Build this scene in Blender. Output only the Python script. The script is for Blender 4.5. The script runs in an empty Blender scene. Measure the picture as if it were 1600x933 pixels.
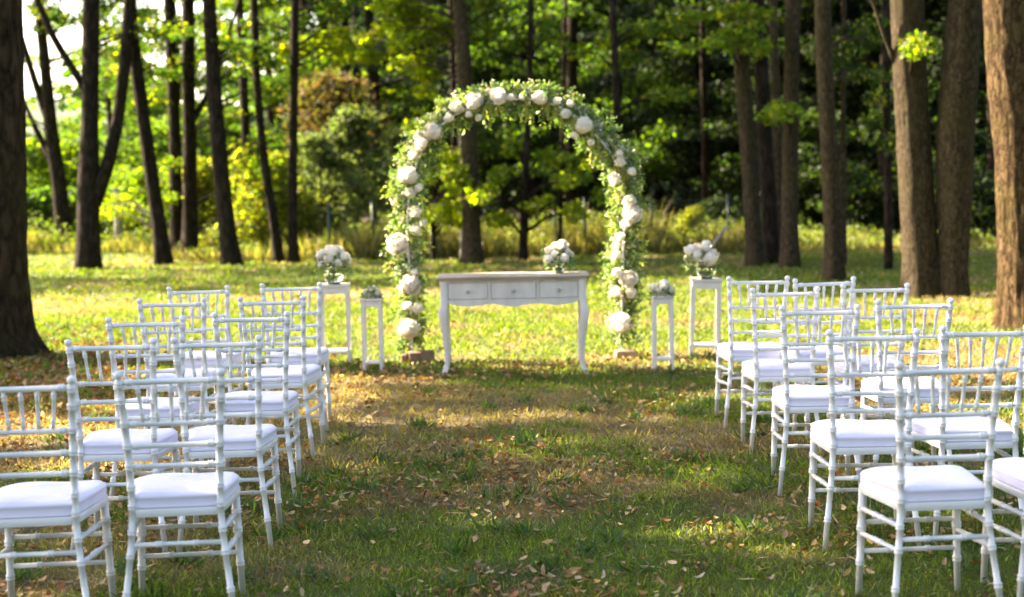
import bpy, math, random
import numpy as np
from mathutils import Vector, Matrix, noise as mnoise
R = math.radians
S = bpy.context.scene
COL = S.collection
rng = np.random.default_rng(7)
random.seed(7)

# ------------------------------------------------------------------ camera
CAM_H, PITCH, FPX, ROLL = 1.61, R(4.98), 2352.0, R(-1.13)
FWD = np.array([0, math.cos(PITCH), -math.sin(PITCH)])
UPV = np.array([0, math.sin(PITCH), math.cos(PITCH)])
cr, sr = math.cos(ROLL), math.sin(ROLL)
cam_d = bpy.data.cameras.new('camera')
cam = bpy.data.objects.new('camera', cam_d)
COL.objects.link(cam)
S.camera = cam
cam_d.sensor_width = 36
cam_d.lens = FPX / 1600 * 36
cam_d.clip_start = 0.05
cam_d.clip_end = 3000
right = np.array([cr, 0, 0]) + sr * UPV
up = np.array([-sr, 0, 0]) + cr * UPV
M = Matrix(((right[0], up[0], -FWD[0], 0), (right[1], up[1], -FWD[1], 0), (right[2], up[2], -FWD[2], CAM_H), (0, 0, 0, 1)))
cam.matrix_world = M
cam_d.dof.use_dof = True
cam_d.dof.focus_distance = 7.2
cam_d.dof.aperture_fstop = 2.1

# ------------------------------------------------------------------ light
SUN_AZ, SUN_EL = -66.0, 35.0
SD = np.array([math.sin(R(SUN_AZ)) * math.cos(R(SUN_EL)), math.cos(R(SUN_AZ)) * math.cos(R(SUN_EL)), math.sin(R(SUN_EL))])
w = bpy.data.worlds.new('World'); S.world = w; w.use_nodes = True
nt = w.node_tree
sky = nt.nodes.new('ShaderNodeTexSky'); sky.sky_type = 'NISHITA'; sky.sun_disc = False
sky.sun_elevation = R(SUN_EL); sky.sun_rotation = R(SUN_AZ); sky.dust_density = 2.0
nt.links.new(sky.outputs[0], nt.nodes['Background'].inputs[0])
nt.nodes['Background'].inputs[1].default_value = 0.115
ld = bpy.data.lights.new('sun', 'SUN'); ld.energy = 5.0; ld.angle = R(0.55); ld.color = (1.0, 0.9, 0.72)
lo = bpy.data.objects.new('sun', ld); COL.objects.link(lo)
lo.rotation_euler = Vector(SD).to_track_quat('Z', 'Y').to_euler()
S.view_settings.view_transform = 'Standard'; S.view_settings.look = 'None'
S.view_settings.exposure = 2.95
S.view_settings.use_white_balance = True; S.view_settings.white_balance_temperature = 7600; S.view_settings.white_balance_tint = 18
S.render.engine = 'CYCLES'
S.cycles.use_denoising = True
S.cycles.max_bounces = 12; S.cycles.transmission_bounces = 12; S.cycles.transparent_max_bounces = 6
S.cycles.diffuse_bounces = 4; S.cycles.glossy_bounces = 2
S.cycles.caustics_reflective = False; S.cycles.caustics_refractive = False
S.cycles.sample_clamp_indirect = 6

# ------------------------------------------------------------------ helpers
def ray(px, py):
    u, v = px - 800, py - 466.5
    u2, v2 = u * cr + v * sr, -u * sr + v * cr
    return np.array([u2, 0, 0]) + FWD * FPX - UPV * v2
def P(px, py, Y):                       # point of the place seen there at depth Y
    d = ray(px, py); t = Y / d[1]
    return np.array([d[0] * t, Y, CAM_H + d[2] * t])
def G(px, py):                          # ground point seen there
    d = ray(px, py); t = -CAM_H / d[2]
    return np.array([d[0] * t, d[1] * t, 0.0])

def hash2(i, j, s=0):
    h = (i.astype(np.int64) * 374761393 + j.astype(np.int64) * 668265263 + s * 1442695041) & 0x7fffffff
    h = ((h ^ (h >> 13)) * 1274126177) & 0x7fffffff
    return ((h ^ (h >> 16)) & 0xffff) / 65535.0
def vnoise(x, y, s=0):
    x = np.asarray(x, float); y = np.asarray(y, float)
    i, j = np.floor(x), np.floor(y); fx, fy = x - i, y - j
    fx, fy = fx * fx * (3 - 2 * fx), fy * fy * (3 - 2 * fy)
    a, b, c, d = hash2(i, j, s), hash2(i + 1, j, s), hash2(i, j + 1, s), hash2(i + 1, j + 1, s)
    return (a * (1 - fx) + b * fx) * (1 - fy) + (c * (1 - fx) + d * fx) * fy
def fbm(x, y, s=0):
    return .5 * vnoise(x, y, s) + .3 * vnoise(x * 2.1, y * 2.1, s + 1) + .2 * vnoise(x * 4.3, y * 4.3, s + 2)

def sm(a, b, x): t = np.clip((x - a) / (b - a), 0, 1); return t * t * (3 - 2 * t)

def lit(x, y):
    """share of sun that the gaps in the canopy let down to ground point x, y (the canopy's leaves are laid out with it)"""
    n = fbm(x * .55, y * .9, 3)
    n2 = fbm(x * 1.6, y * 2.6, 9)
    yy = y + (n - .5) * 1.2
    L = .08 + .42 * sm(7.4, 9.2, y + (n - .5) * 3) * sm(.42, .6, fbm(x * .9, y * 1.8, 77))
    L = np.maximum(L, 1.0 * sm(11.0, 11.4, y + (n2 - .5) * .5) * (1 - sm(20.2, 20.9, yy)))
    band = (y > 20.2) & (y < 26.5)
    L = np.where(band, np.maximum(L, np.where(fbm(x * .3, y * 1.2, 5) > .58, .9, .06)), L)
    L = np.where(y > 26.2, np.where(x < 8, .9, .15), L)
    L = np.where((x > 3.2 + (n - .5)) & (y > 17.9 + (n2 - .5)) & (y < 27), .12, L)
    L = np.where((y <= 11.5) & (n2 > .6), .88, L)                     # dapples
    for cx, cy, rx, ry in ((.75, 6.45, .75, .22), (1.25, 6.05, .5, .12), (-1.25, 10.5, .28, .7), (-2.9, 9.7, .8, .9), (-2.2, 8.2, .5, .35), (1.9, 10.6, .6, .5),
                           (.1, 8.6, .5, .2), (-.6, 9.4, .5, .14), (1.0, 7.6, .35, .12), (-1.05, 6.7, .3, .1), (3.2, 9.6, .9, .5), (2.6, 7.4, .6, .3), (-2.9, 6.6, .5, .3)):
        L = np.where(((x - cx) / rx) ** 2 + ((y - cy) / ry) ** 2 + (n2 - .5) * 1.8 < 1, .92, L)
    L = np.where((x < -3.6) & (y > 10.8) & (y < 12.9), .1, L)
    return L

def mat(name, color, rough=.6, **k):
    m = bpy.data.materials.new(name); m.use_nodes = True
    b = m.node_tree.nodes['Principled BSDF']
    b.inputs['Base Color'].default_value = (*color, 1); b.inputs['Roughness'].default_value = rough
    for a, v in k.items(): b.inputs[a.replace('_', ' ')].default_value = v
    return m
def N(m, t, **k):
    n = m.node_tree.nodes.new(t)
    for a, v in k.items():
        if a in n.inputs: n.inputs[a].default_value = v
        else: setattr(n, a, v)
    return n
def ramp(m, stops):
    n = m.node_tree.nodes.new('ShaderNodeValToRGB'); cr_ = n.color_ramp
    while len(cr_.elements) < len(stops): cr_.elements.new(.5)
    for e, (p, c) in zip(cr_.elements, stops): e.position = p; e.color = (*c, 1)
    return n
def noisy(name, stops, rough=.6, scale=8, stretch=(1, 1, 1), bump=.3, dist=.01, detail=6, **k):
    m = mat(name, (1, 1, 1), rough, **k); L = m.node_tree.links.new; b = m.node_tree.nodes['Principled BSDF']
    tc = N(m, 'ShaderNodeTexCoord'); mp = N(m, 'ShaderNodeMapping'); mp.inputs['Scale'].default_value = stretch
    nz = N(m, 'ShaderNodeTexNoise', Scale=scale, Detail=detail); r = ramp(m, stops)
    L(tc.outputs['Object'], mp.inputs[0]); L(mp.outputs[0], nz.inputs['Vector']); L(nz.outputs[0], r.inputs[0]); L(r.outputs[0], b.inputs['Base Color'])
    bp = N(m, 'ShaderNodeBump', Strength=bump, Distance=dist); L(nz.outputs[0], bp.inputs['Height']); L(bp.outputs[0], b.inputs['Normal'])
    return m
def leafmat(name, trans=(1.7, 2.0, .55), share=.5, rough=.6, gloss=.015):
    m = bpy.data.materials.new(name); m.use_nodes = True; t = m.node_tree; t.nodes.clear(); L = t.links.new
    at = N(m, 'ShaderNodeAttribute', attribute_name='Col')
    mul = N(m, 'ShaderNodeVectorMath', operation='MULTIPLY'); mul.inputs[1].default_value = trans
    L(at.outputs['Color'], mul.inputs[0])
    d = N(m, 'ShaderNodeBsdfDiffuse'); tr = N(m, 'ShaderNodeBsdfTranslucent'); g = N(m, 'ShaderNodeBsdfGlossy', Roughness=rough)
    g.inputs['Color'].default_value = (.8, .85, .8, 1)
    L(at.outputs['Color'], d.inputs[0]); L(mul.outputs[0], tr.inputs[0])
    mx = N(m, 'ShaderNodeMixShader'); mx.inputs[0].default_value = share; L(d.outputs[0], mx.inputs[1]); L(tr.outputs[0], mx.inputs[2])
    m2 = N(m, 'ShaderNodeMixShader'); m2.inputs[0].default_value = gloss; L(mx.outputs[0], m2.inputs[1]); L(g.outputs[0], m2.inputs[2])
    o = N(m, 'ShaderNodeOutputMaterial'); L(m2.outputs[0], o.inputs[0])
    return m
def attrmat(name, rough=.6, bump=0.0, scale=30, **k):
    m = mat(name, (1, 1, 1), rough, **k); at = N(m, 'ShaderNodeAttribute', attribute_name='Col')
    m.node_tree.links.new(at.outputs['Color'], m.node_tree.nodes['Principled BSDF'].inputs['Base Color'])
    if bump:
        nz = N(m, 'ShaderNodeTexNoise', Scale=scale, Detail=8); tc = N(m, 'ShaderNodeTexCoord'); bp = N(m, 'ShaderNodeBump', Strength=bump, Distance=.03)
        m.node_tree.links.new(tc.outputs['Object'], nz.inputs['Vector']); m.node_tree.links.new(nz.outputs[0], bp.inputs['Height'])
        m.node_tree.links.new(bp.outputs[0], m.node_tree.nodes['Principled BSDF'].inputs['Normal'])
    return m

def link(name, me, parent=None):
    o = bpy.data.objects.new(name, me); COL.objects.link(o)
    if parent is not None: o.parent = parent
    return o
def tag(o, label, cat, group=None):
    o['label'] = label; o['category'] = cat
    if group: o['group'] = group
    return o
def kind(o, k): o['kind'] = k; return o
def thing(name, label, cat, loc=(0, 0, 0), rz=0, group=None, rot=None):
    o = bpy.data.objects.new(name, None); COL.objects.link(o); o.empty_display_size = .1
    o.location = tuple(float(c) for c in loc); o.rotation_euler = rot if rot else (0, 0, rz)
    return tag(o, label, cat, group)

def npmesh(name, V, F, m, col=None, smooth=False):
    """V (n,3) and F (k,c) arrays -> mesh"""
    me = bpy.data.meshes.new(name); V = np.asarray(V, np.float32); F = np.asarray(F, np.int32)
    me.vertices.add(len(V)); me.vertices.foreach_set('co', V.ravel())
    k, c = F.shape
    me.loops.add(k * c); me.loops.foreach_set('vertex_index', F.ravel())
    me.polygons.add(k); me.polygons.foreach_set('loop_start', np.arange(0, k * c, c, dtype=np.int32))
    if smooth: me.polygons.foreach_set('use_smooth', np.ones(k, bool))
    me.update(calc_edges=True)
    if col is not None:
        a = me.color_attributes.new('Col', 'FLOAT_COLOR', 'POINT')
        a.data.foreach_set('color', np.hstack([np.asarray(col, np.float32), np.ones((len(V), 1), np.float32)]).ravel())
    me.materials.append(m)
    return me

class MB:
    def __init__(s): s.v = []; s.f = []
    def add(s, V, F):
        n = len(s.v); s.v += [tuple(map(float, p)) for p in V]; s.f += [tuple(i + n for i in q) for q in F]
    def box(s, c, d, bev=0.0, rz=0):
        x, y, z = d[0] / 2, d[1] / 2, d[2] / 2
        if bev <= 0:
            V = [(sx * x, sy * y, sz * z) for sz in (-1, 1) for sx, sy in ((-1, -1), (1, -1), (1, 1), (-1, 1))]
            F = [(3, 2, 1, 0), (4, 5, 6, 7), (0, 1, 5, 4), (1, 2, 6, 5), (2, 3, 7, 6), (3, 0, 4, 7)]
        else:
            b = bev; V = []; F = []
            for zz, k in ((-z, 1), (-z + b, 0), (z - b, 0), (z, 1)):
                for sx, sy in ((-1, -1), (1, -1), (1, 1), (-1, 1)):
                    i = b if k else 0
                    ax, ay = x - i, y - i
                    o = [(sx * ax, sy * (ay - b)), (sx * (ax - b), sy * ay)]
                    if sx * sy > 0: V += [(o[0][0], o[0][1], zz), (o[1][0], o[1][1], zz)]
                    else: V += [(o[1][0], o[1][1], zz), (o[0][0], o[0][1], zz)]
            # order per corner for a ccw ring
            ring = []
            for L_ in range(4):
                base = L_ * 8
                pts = list(range(base, base + 8))
                pts.sort(key=lambda q: math.atan2(V[q][1], V[q][0]))
                ring.append(pts)
            for L_ in range(3):
                for q in range(8): F.append((ring[L_][q], ring[L_][(q + 1) % 8], ring[L_ + 1][(q + 1) % 8], ring[L_ + 1][q]))
            F.append(tuple(reversed(ring[0]))); F.append(tuple(ring[3]))
        c_, s_ = math.cos(rz), math.sin(rz)
        s.add([(c[0] + p[0] * c_ - p[1] * s_, c[1] + p[0] * s_ + p[1] * c_, c[2] + p[2]) for p in V], F)
    def tube(s, pts, rad, seg=10, cap=True, disp=None):
        pts = [Vector(tuple(map(float, p))) for p in pts]; n = len(pts)
        if not hasattr(rad, '__len__'): rad = [rad] * n
        T = [(pts[min(i + 1, n - 1)] - pts[max(i - 1, 0)]).normalized() for i in range(n)]
        a = Vector((1, 0, 0)) if abs(T[0].x) < .9 else Vector((0, 1, 0))
        U = (a - T[0] * a.dot(T[0])).normalized(); V = []; F = []
        for i in range(n):
            U = (U - T[i] * U.dot(T[i])).normalized(); W = T[i].cross(U)
            for k in range(seg):
                t = 2 * math.pi * k / seg; r = rad[i]
                if disp: r = disp(i, t, pts[i], r)
                V.append(pts[i] + (U * math.cos(t) + W * math.sin(t)) * r)
        for i in range(n - 1):
            for k in range(seg): F.append((i * seg + k, i * seg + (k + 1) % seg, (i + 1) * seg + (k + 1) % seg, (i + 1) * seg + k))
        if cap: F.append(tuple(range(seg - 1, -1, -1))); F.append(tuple((n - 1) * seg + k for k in range(seg)))
        s.add(V, F)
    def lathe(s, prof, c=(0, 0, 0), seg=20):
        V = []; F = []
        for r, z in prof:
            for k in range(seg): t = 2 * math.pi * k / seg; V.append((c[0] + r * math.cos(t), c[1] + r * math.sin(t), c[2] + z))
        for i in range(len(prof) - 1):
            for k in range(seg): F.append((i * seg + k, i * seg + (k + 1) % seg, (i + 1) * seg + (k + 1) % seg, (i + 1) * seg + k))
        s.add(V, F)
    def loft(s, secs):
        """closed sections (same count) -> skin with caps"""
        n = len(secs[0]); V = [p for q in secs for p in q]; F = []
        for i in range(len(secs) - 1):
            for k in range(n): F.append((i * n + k, i * n + (k + 1) % n, (i + 1) * n + (k + 1) % n, (i + 1) * n + k))
        F.append(tuple(range(n - 1, -1, -1))); F.append(tuple((len(secs) - 1) * n + k for k in range(n)))
        s.add(V, F)
    def mesh(s, name, m, smooth=False):
        me = bpy.data.meshes.new(name); me.from_pydata(s.v, [], s.f); me.update()
        if smooth:
            me.polygons.foreach_set('use_smooth', np.ones(len(me.polygons), bool))
            if smooth is not True: me.set_sharp_from_angle(angle=R(smooth))
        me.materials.append(m); return me
    def obj(s, name, m, parent=None, smooth=False): return link(name, s.mesh(name, m, smooth), parent)

def nrm(a): return a / np.maximum(np.linalg.norm(a, axis=1, keepdims=True), 1e-9)
def blades(B, D, Lh, Wd, col, bend=0.0, wat=.45):
    """leaf-shaped quads: base B, direction D, length, width -> V, F, C"""
    n = len(B); D = nrm(D); rnd = nrm(rng.normal(size=(n, 3))); W = nrm(np.cross(D, rnd)); Nn = np.cross(D, W)
    Lh = np.broadcast_to(Lh, (n,))[:, None]; Wd = np.broadcast_to(Wd, (n,))[:, None]
    mid = B + D * Lh * wat + Nn * Lh * .06
    tip = B + D * Lh + Nn * Lh * bend
    V = np.stack([B, mid + W * Wd / 2, tip, mid - W * Wd / 2], 1).reshape(-1, 3)
    F = np.arange(n * 4).reshape(-1, 4)
    return V, F, np.repeat(col, 4, 0)
class Cloud:
    def __init__(s): s.V = []; s.F = []; s.C = []; s.n = 0
    def add(s, V, F, C): s.V.append(V); s.F.append(F + s.n); s.C.append(C); s.n += len(V)
    def mesh(s, name, m): return npmesh(name, np.vstack(s.V), np.vstack(s.F), m, np.vstack(s.C))
def tints(n, base, var=.25, alt=None, share=.2):
    base = np.array(base); c = base[None] * np.exp(rng.normal(0, var, (n, 1))) * np.exp(rng.normal(0, .08, (n, 3)))
    if alt is not None:
        k = rng.random(n) < share; c[k] = np.array(alt)[None] * np.exp(rng.normal(0, var, (k.sum(), 1)))
    return np.clip(c, 0, .9)
def blob(n, c, r, size, base, alt=None, share=.2, flat=.6, droop=-.25, var=.25):
    """n leaves scattered in an ellipsoid"""
    p = rng.normal(size=(n, 3)); p = nrm(p) * (rng.random((n, 1)) ** .45); B = np.array(c) + p * np.array(r)
    D = rng.normal(size=(n, 3)); D[:, 2] = D[:, 2] * flat + droop
    L_ = size * np.exp(rng.normal(0, .22, n))
    return blades(B, D, L_, L_ * .8, tints(n, base, var, alt, share))

# ------------------------------------------------------------------ materials
GREEN = (.05, .085, .018); YELL = (.14, .17, .02); DARKG = (.022, .045, .016); BLUEG = (.035, .062, .035)
leaf_m = leafmat('leaf_green')
leaf_dark = leafmat('leaf_needles', trans=(1.0, 1.1, .6), share=.25)
grass_m = leafmat('grass_blades', trans=(1.5, 1.7, .6), share=.45, gloss=.04)
flower_leaf = leafmat('garland_leaf', trans=(1.4, 1.6, .6), share=.4, gloss=.08)
petal_m = leafmat('petal', trans=(1.0, .96, .9), share=.35, gloss=.03)
def barkmat(name, dark, mid, light, scale=9, bump=.9, moss=None):
    m = mat(name, mid, .95, Specular_IOR_Level=.12); L = m.node_tree.links.new; b = m.node_tree.nodes['Principled BSDF']
    tc = N(m, 'ShaderNodeTexCoord'); mp = N(m, 'ShaderNodeMapping'); mp.inputs['Scale'].default_value = (1, 1, .4)
    nz = N(m, 'ShaderNodeTexNoise', Scale=scale * 1.6, Detail=9, Roughness=.65); vo = N(m, 'ShaderNodeTexVoronoi', Scale=scale, feature='DISTANCE_TO_EDGE')
    dis = N(m, 'ShaderNodeVectorMath', operation='MULTIPLY_ADD'); dis.inputs[1].default_value = (.18, .18, .18)
    L(tc.outputs['Object'], mp.inputs[0]); L(mp.outputs[0], nz.inputs['Vector'])
    L(nz.outputs['Color'], dis.inputs[0]); L(mp.outputs[0], dis.inputs[2]); L(dis.outputs[0], vo.inputs['Vector'])
    ad = N(m, 'ShaderNodeMath', operation='MULTIPLY_ADD'); ad.inputs[1].default_value = 1.3
    L(vo.outputs['Distance'], ad.inputs[0]); L(nz.outputs[0], ad.inputs[2])
    r = ramp(m, [(.38, dark), (.6, mid), (.95, light)]); L(ad.outputs[0], r.inputs[0]); out = r.outputs[0]
    big = N(m, 'ShaderNodeTexNoise', Scale=1.7, Detail=3); L(tc.outputs['Object'], big.inputs['Vector'])
    r2 = ramp(m, [(.5, (0, 0, 0)), (.7, (1, 1, 1))]); L(big.outputs[0], r2.inputs[0])
    mx = N(m, 'ShaderNodeMix', data_type='RGBA'); L(r2.outputs[0], mx.inputs[0]); L(out, mx.inputs[6])
    mx.inputs[7].default_value = (*(moss or [c * 1.5 for c in mid]), 1)
    fm = N(m, 'ShaderNodeMath', operation='MULTIPLY'); fm.inputs[1].default_value = .55; L(r2.outputs[0], fm.inputs[0]); L(fm.outputs[0], mx.inputs[0])
    L(mx.outputs[2], b.inputs['Base Color'])
    bp = N(m, 'ShaderNodeBump', Strength=bump, Distance=.04); L(ad.outputs[0], bp.inputs['Height']); L(bp.outputs[0], b.inputs['Normal'])
    return m
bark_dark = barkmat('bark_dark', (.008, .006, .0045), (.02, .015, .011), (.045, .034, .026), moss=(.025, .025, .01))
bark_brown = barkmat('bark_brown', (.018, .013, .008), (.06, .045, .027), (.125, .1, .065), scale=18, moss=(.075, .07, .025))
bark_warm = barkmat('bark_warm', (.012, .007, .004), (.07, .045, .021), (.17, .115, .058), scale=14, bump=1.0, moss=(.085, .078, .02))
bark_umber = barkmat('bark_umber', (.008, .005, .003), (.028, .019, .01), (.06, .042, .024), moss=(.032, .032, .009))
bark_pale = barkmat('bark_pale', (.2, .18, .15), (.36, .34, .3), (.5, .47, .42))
white_paint = noisy('white_paint', [(.3, (.70, .715, .73)), (.7, (.79, .80, .81))], rough=.38, scale=14, bump=.06, dist=.002)
fabric = noisy('cushion_fabric', [(.3, (.72, .70, .87)), (.7, (.78, .765, .91))], rough=.85, scale=11, bump=.35, dist=.012, detail=4, Sheen_Weight=.2)
chalk = noisy('chalk_paint', [(.3, (.6, .56, .51)), (.55, (.69, .65, .6)), (.8, (.75, .72, .67))], rough=.6, scale=12, stretch=(1, 1, .3), bump=.1, dist=.002)
stand_paint = noisy('stand_paint', [(.3, (.68, .64, .6)), (.7, (.78, .75, .72))], rough=.55, scale=14, bump=.08, dist=.002)
topwood = noisy('weathered_top', [(.3, (.3, .23, .17)), (.5, (.45, .38, .3)), (.7, (.56, .49, .41))], rough=.6, scale=9, stretch=(.25, 3, 3), bump=.25, dist=.003)
metal_w = mat('white_metal', (.75, .74, .7), .4)
metal_g = mat('green_metal', (.01, .045, .03), .45)
knob_m = mat('pewter', (.42, .4, .37), .45, Metallic=.25)
wire_m = mat('fence_wire', (.06, .08, .06), .5, Metallic=.4)
block_b = noisy('old_brick', [(.3, (.12, .07, .045)), (.6, (.24, .15, .1)), (.8, (.32, .24, .18))], rough=.9, scale=14, bump=.5, dist=.01)
block_s = noisy('old_wood_block', [(.3, (.2, .14, .09)), (.6, (.34, .25, .17)), (.8, (.45, .36, .27))], rough=.9, scale=14, bump=.5, dist=.01)
glass = mat('clear_glass', (.98, 1, .99), .02, Transmission_Weight=1.0, IOR=1.45)
water_m = mat('vase_water', (.92, .98, .95), .0, Transmission_Weight=1.0, IOR=1.33)
leafdry = [noisy('dry_leaf_%s' % n, [(.3, tuple(c * .7 for c in k)), (.7, k)], rough=.75, scale=40, bump=.2, dist=.002)
           for n, k in (('tan', (.42, .28, .16)), ('pale', (.5, .38, .25)), ('orange', (.36, .14, .05)), ('brown', (.18, .09, .05)), ('yellow', (.42, .33, .08)), ('rust', (.26, .1, .045)))]

# ------------------------------------------------------------------ ground
def ground_col(x, y):
    n1 = fbm(x * .8, y * .8, 21); n2 = fbm(x * 3.2, y * 3.2, 33)
    g = np.array([.105, .15, .012]); dg = np.array([.036, .068, .008]); st = np.array([.26, .19, .085]); br = np.array([.11, .07, .038])
    dry = (.9 - .2 * sm(8.5, 6.5, y)) * sm(.50, .72, n1 + .5 * (n2 - .5) + .10 * np.exp(-((y - 9.3) / 1.8) ** 2) + .05 * sm(14, 10, y) + .10 * (sm(-1.6, -3, x) * sm(12.5, 10.5, y)) + .13 * sm(2.6, 4.2, x) * sm(18.5, 16, y) * sm(9, 11, y) - .16 * np.exp(-((y - 14.6) / 3.2) ** 2) * sm(4, 2, x) - .05 * sm(7.5, 6, y))
    dark = sm(.5, .66, n2)
    c = g * (1 - dry[:, None]) + st * dry[:, None]
    c = c * (1 - .55 * dark[:, None]) + (dg * (1 - dry[:, None]) + br * dry[:, None]) * .55 * dark[:, None]
    return c, dry
def axis(segs):
    o = []
    for a, b, st in segs: o += list(np.arange(a, b, st))
    return np.array(o + [segs[-1][1]])
gx = axis([(-900, -100, 100), (-100, -16, 4), (-16, -6, .5), (-6, 6, .12), (6, 16, .5), (16, 100, 4), (100, 900, 100)])
gy = axis([(-40, 2, 3), (2, 16, .12), (16, 30, .3), (30, 60, 1.5), (60, 160, 10), (160, 1500, 100)])
X, Y = np.meshgrid(gx, gy); x, y = X.ravel(), Y.ravel()
c, dry = ground_col(x, y)
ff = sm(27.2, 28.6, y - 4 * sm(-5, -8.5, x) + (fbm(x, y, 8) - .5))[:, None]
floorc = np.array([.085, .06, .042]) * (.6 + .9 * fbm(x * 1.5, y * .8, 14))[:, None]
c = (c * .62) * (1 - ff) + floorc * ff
z = (fbm(x * 1.3, y * 1.3, 40) - .5) * .02 * sm(30, 2, y) + .35 * ff[:, 0] * (fbm(x * .3, y * .3, 41) - .5) + .0
# bare mound round the big left tree
nx, ny = len(gx), len(gy)
idx = np.arange(nx * ny).reshape(ny, nx)
F = np.stack([idx[:-1, :-1], idx[:-1, 1:], idx[1:, 1:], idx[1:, :-1]], -1).reshape(-1, 4)
lawn_m = attrmat('lawn_soil', .95, bump=.8, scale=40)
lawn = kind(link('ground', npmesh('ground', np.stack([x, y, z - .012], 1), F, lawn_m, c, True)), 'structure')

# grass blades
def grass_zone(y0, y1, dens, h, wd, m=1.3):
    A = 2 * (.345 * (y0 + y1) / 2 + m) * (y1 - y0); n = int(A * dens)
    y = y0 + (y1 - y0) * rng.random(n); x = (rng.random(n) * 2 - 1) * (.345 * y1 + m)
    c, dry = ground_col(x, y)
    cl = fbm(x * 2.2, y * 2.2, 50)                        # tufts
    keep = (rng.random(n) < (.35 + .9 * cl) * (1 - .45 * dry)); keep &= np.abs(x) < .345 * y + m
    x, y, c, cl, dry = x[keep], y[keep], c[keep], cl[keep], dry[keep]; n = len(x)
    B = np.stack([x, y, np.full(n, -.008)], 1)
    D = rng.normal(0, .8, (n, 3)); D[:, 2] = 1
    L_ = h * (.5 + 1.0 * rng.random(n)) * (.6 + .9 * cl)
    k = rng.random(n) < .07
    c = c * np.exp(rng.normal(0, 1, (n, 1)) * np.where(y < 9, .38, .14)[:, None]) * 1.12
    c[k] = np.array([.3, .23, .11]) * np.exp(rng.normal(0, .2, (k.sum(), 1)))
    return blades(B, D, L_, wd * (.7 + .6 * rng.random(n)), c, bend=.35)
g = Cloud()
for a in ((3.3, 7.5, 8200, .033, .0058), (7.5, 12.5, 3300, .04, .009), (12.5, 19, 1300, .045, .014), (19, 27.5, 420, .05, .026), (27.5, 32, 110, .07, .035)): g.add(*grass_zone(*a))
# broad-leaved weeds and taller tufts in the lawn
for _ in range(260):
    yy = 3.6 + 9 * random.random() ** 1.2; xx = (random.random() * 2 - 1) * (.345 * yy + .8)
    n = 26; B = np.array([[xx, yy, 0]]) + rng.normal(0, .035, (n, 3)) * [1, 1, 0]; D = rng.normal(0, .8, (n, 3)); D[:, 2] = .8
    g.add(*blades(B, D, .055 + .05 * rng.random(n), .012, tints(n, (.045, .1, .02), .2), bend=.3))
kind(link('grass', g.mesh('grass', grass_m)), 'stuff')

# weeds and tall grass along the edge of the wood
g = Cloud(); n = 42000
x = rng.uniform(-12, 12, n); y = 27.0 + rng.normal(0, .5, n) ** 2 * 1.3 + rng.random(n) * 1.6
hgt = (.1 + .95 * fbm(x * .9, y * .9, 60) ** 2.2) * np.where(x > 4.5, .5, 1) * np.where(x < -6, .7, 1)
y = y + 4 * sm(-5, -8.5, x); D = rng.normal(0, .28, (n, 3)); D[:, 2] = 1
g.add(*blades(np.stack([x, y, 0 * x], 1), D, hgt * (.5 + rng.random(n)), .02, tints(n, (.15, .155, .04), .35, (.26, .2, .1), .4), bend=.25))
n = 26000; x = rng.uniform(-12, 12, n); y = 27.3 + rng.random(n) * 2.2; hh = (.12 + 1.1 * fbm(x * .9, y * .9, 60) ** 2) * np.where(x > 4.5, .5, 1); y = y + 4 * sm(-5, -8.5, x)
D = rng.normal(0, 1, (n, 3)); g.add(*blades(np.stack([x, y, hh * rng.random(n) * 1.2], 1), D, .07 + .05 * rng.random(n), .045, tints(n, (.11, .15, .025), .3)))
kind(link('weeds', g.mesh('weeds', grass_m)), 'stuff')

# fallen leaves: the largest in view singly, the rest as one litter
def leafshape(L_, W_, curl, seed):
    r_ = random.Random(seed); V = []; F = []
    for i in range(5):
        t = i / 4; ww = W_ * math.sin(math.pi * min(.97, t * .9 + .06)) ** .7 * (1 + r_.uniform(-.2, .2)) / 2
        zz = curl * (t - .5) ** 2 * L_ * 2
        V += [(-ww, (t - .5) * L_, zz + curl * ww * .9), (r_.uniform(-.1, .1) * ww, (t - .5) * L_, zz), (ww, (t - .5) * L_, zz + curl * ww * (.9 + r_.uniform(-.4, .4)))]
    for i in range(4): F += [(i * 3, i * 3 + 1, i * 3 + 4, i * 3 + 3), (i * 3 + 1, i * 3 + 2, i * 3 + 5, i * 3 + 4)]
    return V, F
LV = []
for i in range(12):
    V, F = leafshape(.036 + .024 * random.random(), .018 + .014 * random.random(), random.uniform(.15, .7), i)
    b = MB(); b.add(V, F); LV.append(b.mesh('fallen_leaf', leafdry[[0, 1, 2, 0, 3, 1, 0, 4, 5, 1, 0, 2][i]], True))
def litter_density(x, y): return .25 + 1.5 * sm(.45, .65, fbm(x * 1.1, y * 1.1, 71)) + .9 * sm(-1.5, -3, x) * sm(12.5, 10, y)
cnt = 0
while cnt < 290:
    yy = 3.5 + 2.4 * random.random() ** .8; xx = random.uniform(-1, 1) * (.345 * yy + .15)
    if random.random() * 2 > litter_density(np.array([xx]), np.array([yy]))[0]: continue
    o = link('fallen_leaf', random.choice(LV), lawn); o.location = (xx, yy, .012 + .022 * random.random())
    o.rotation_euler = (random.uniform(-.6, .6), random.uniform(-.6, .6), random.uniform(0, 6.28)); s_ = random.uniform(.45, 1.0); o.scale = (s_, s_, s_); cnt += 1
g = Cloud()
pal = np.array([(.33, .2, .09), (.38, .26, .14), (.32, .13, .04), (.16, .08, .035), (.36, .24, .07), (.26, .1, .035), (.36, .24, .13)])
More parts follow.
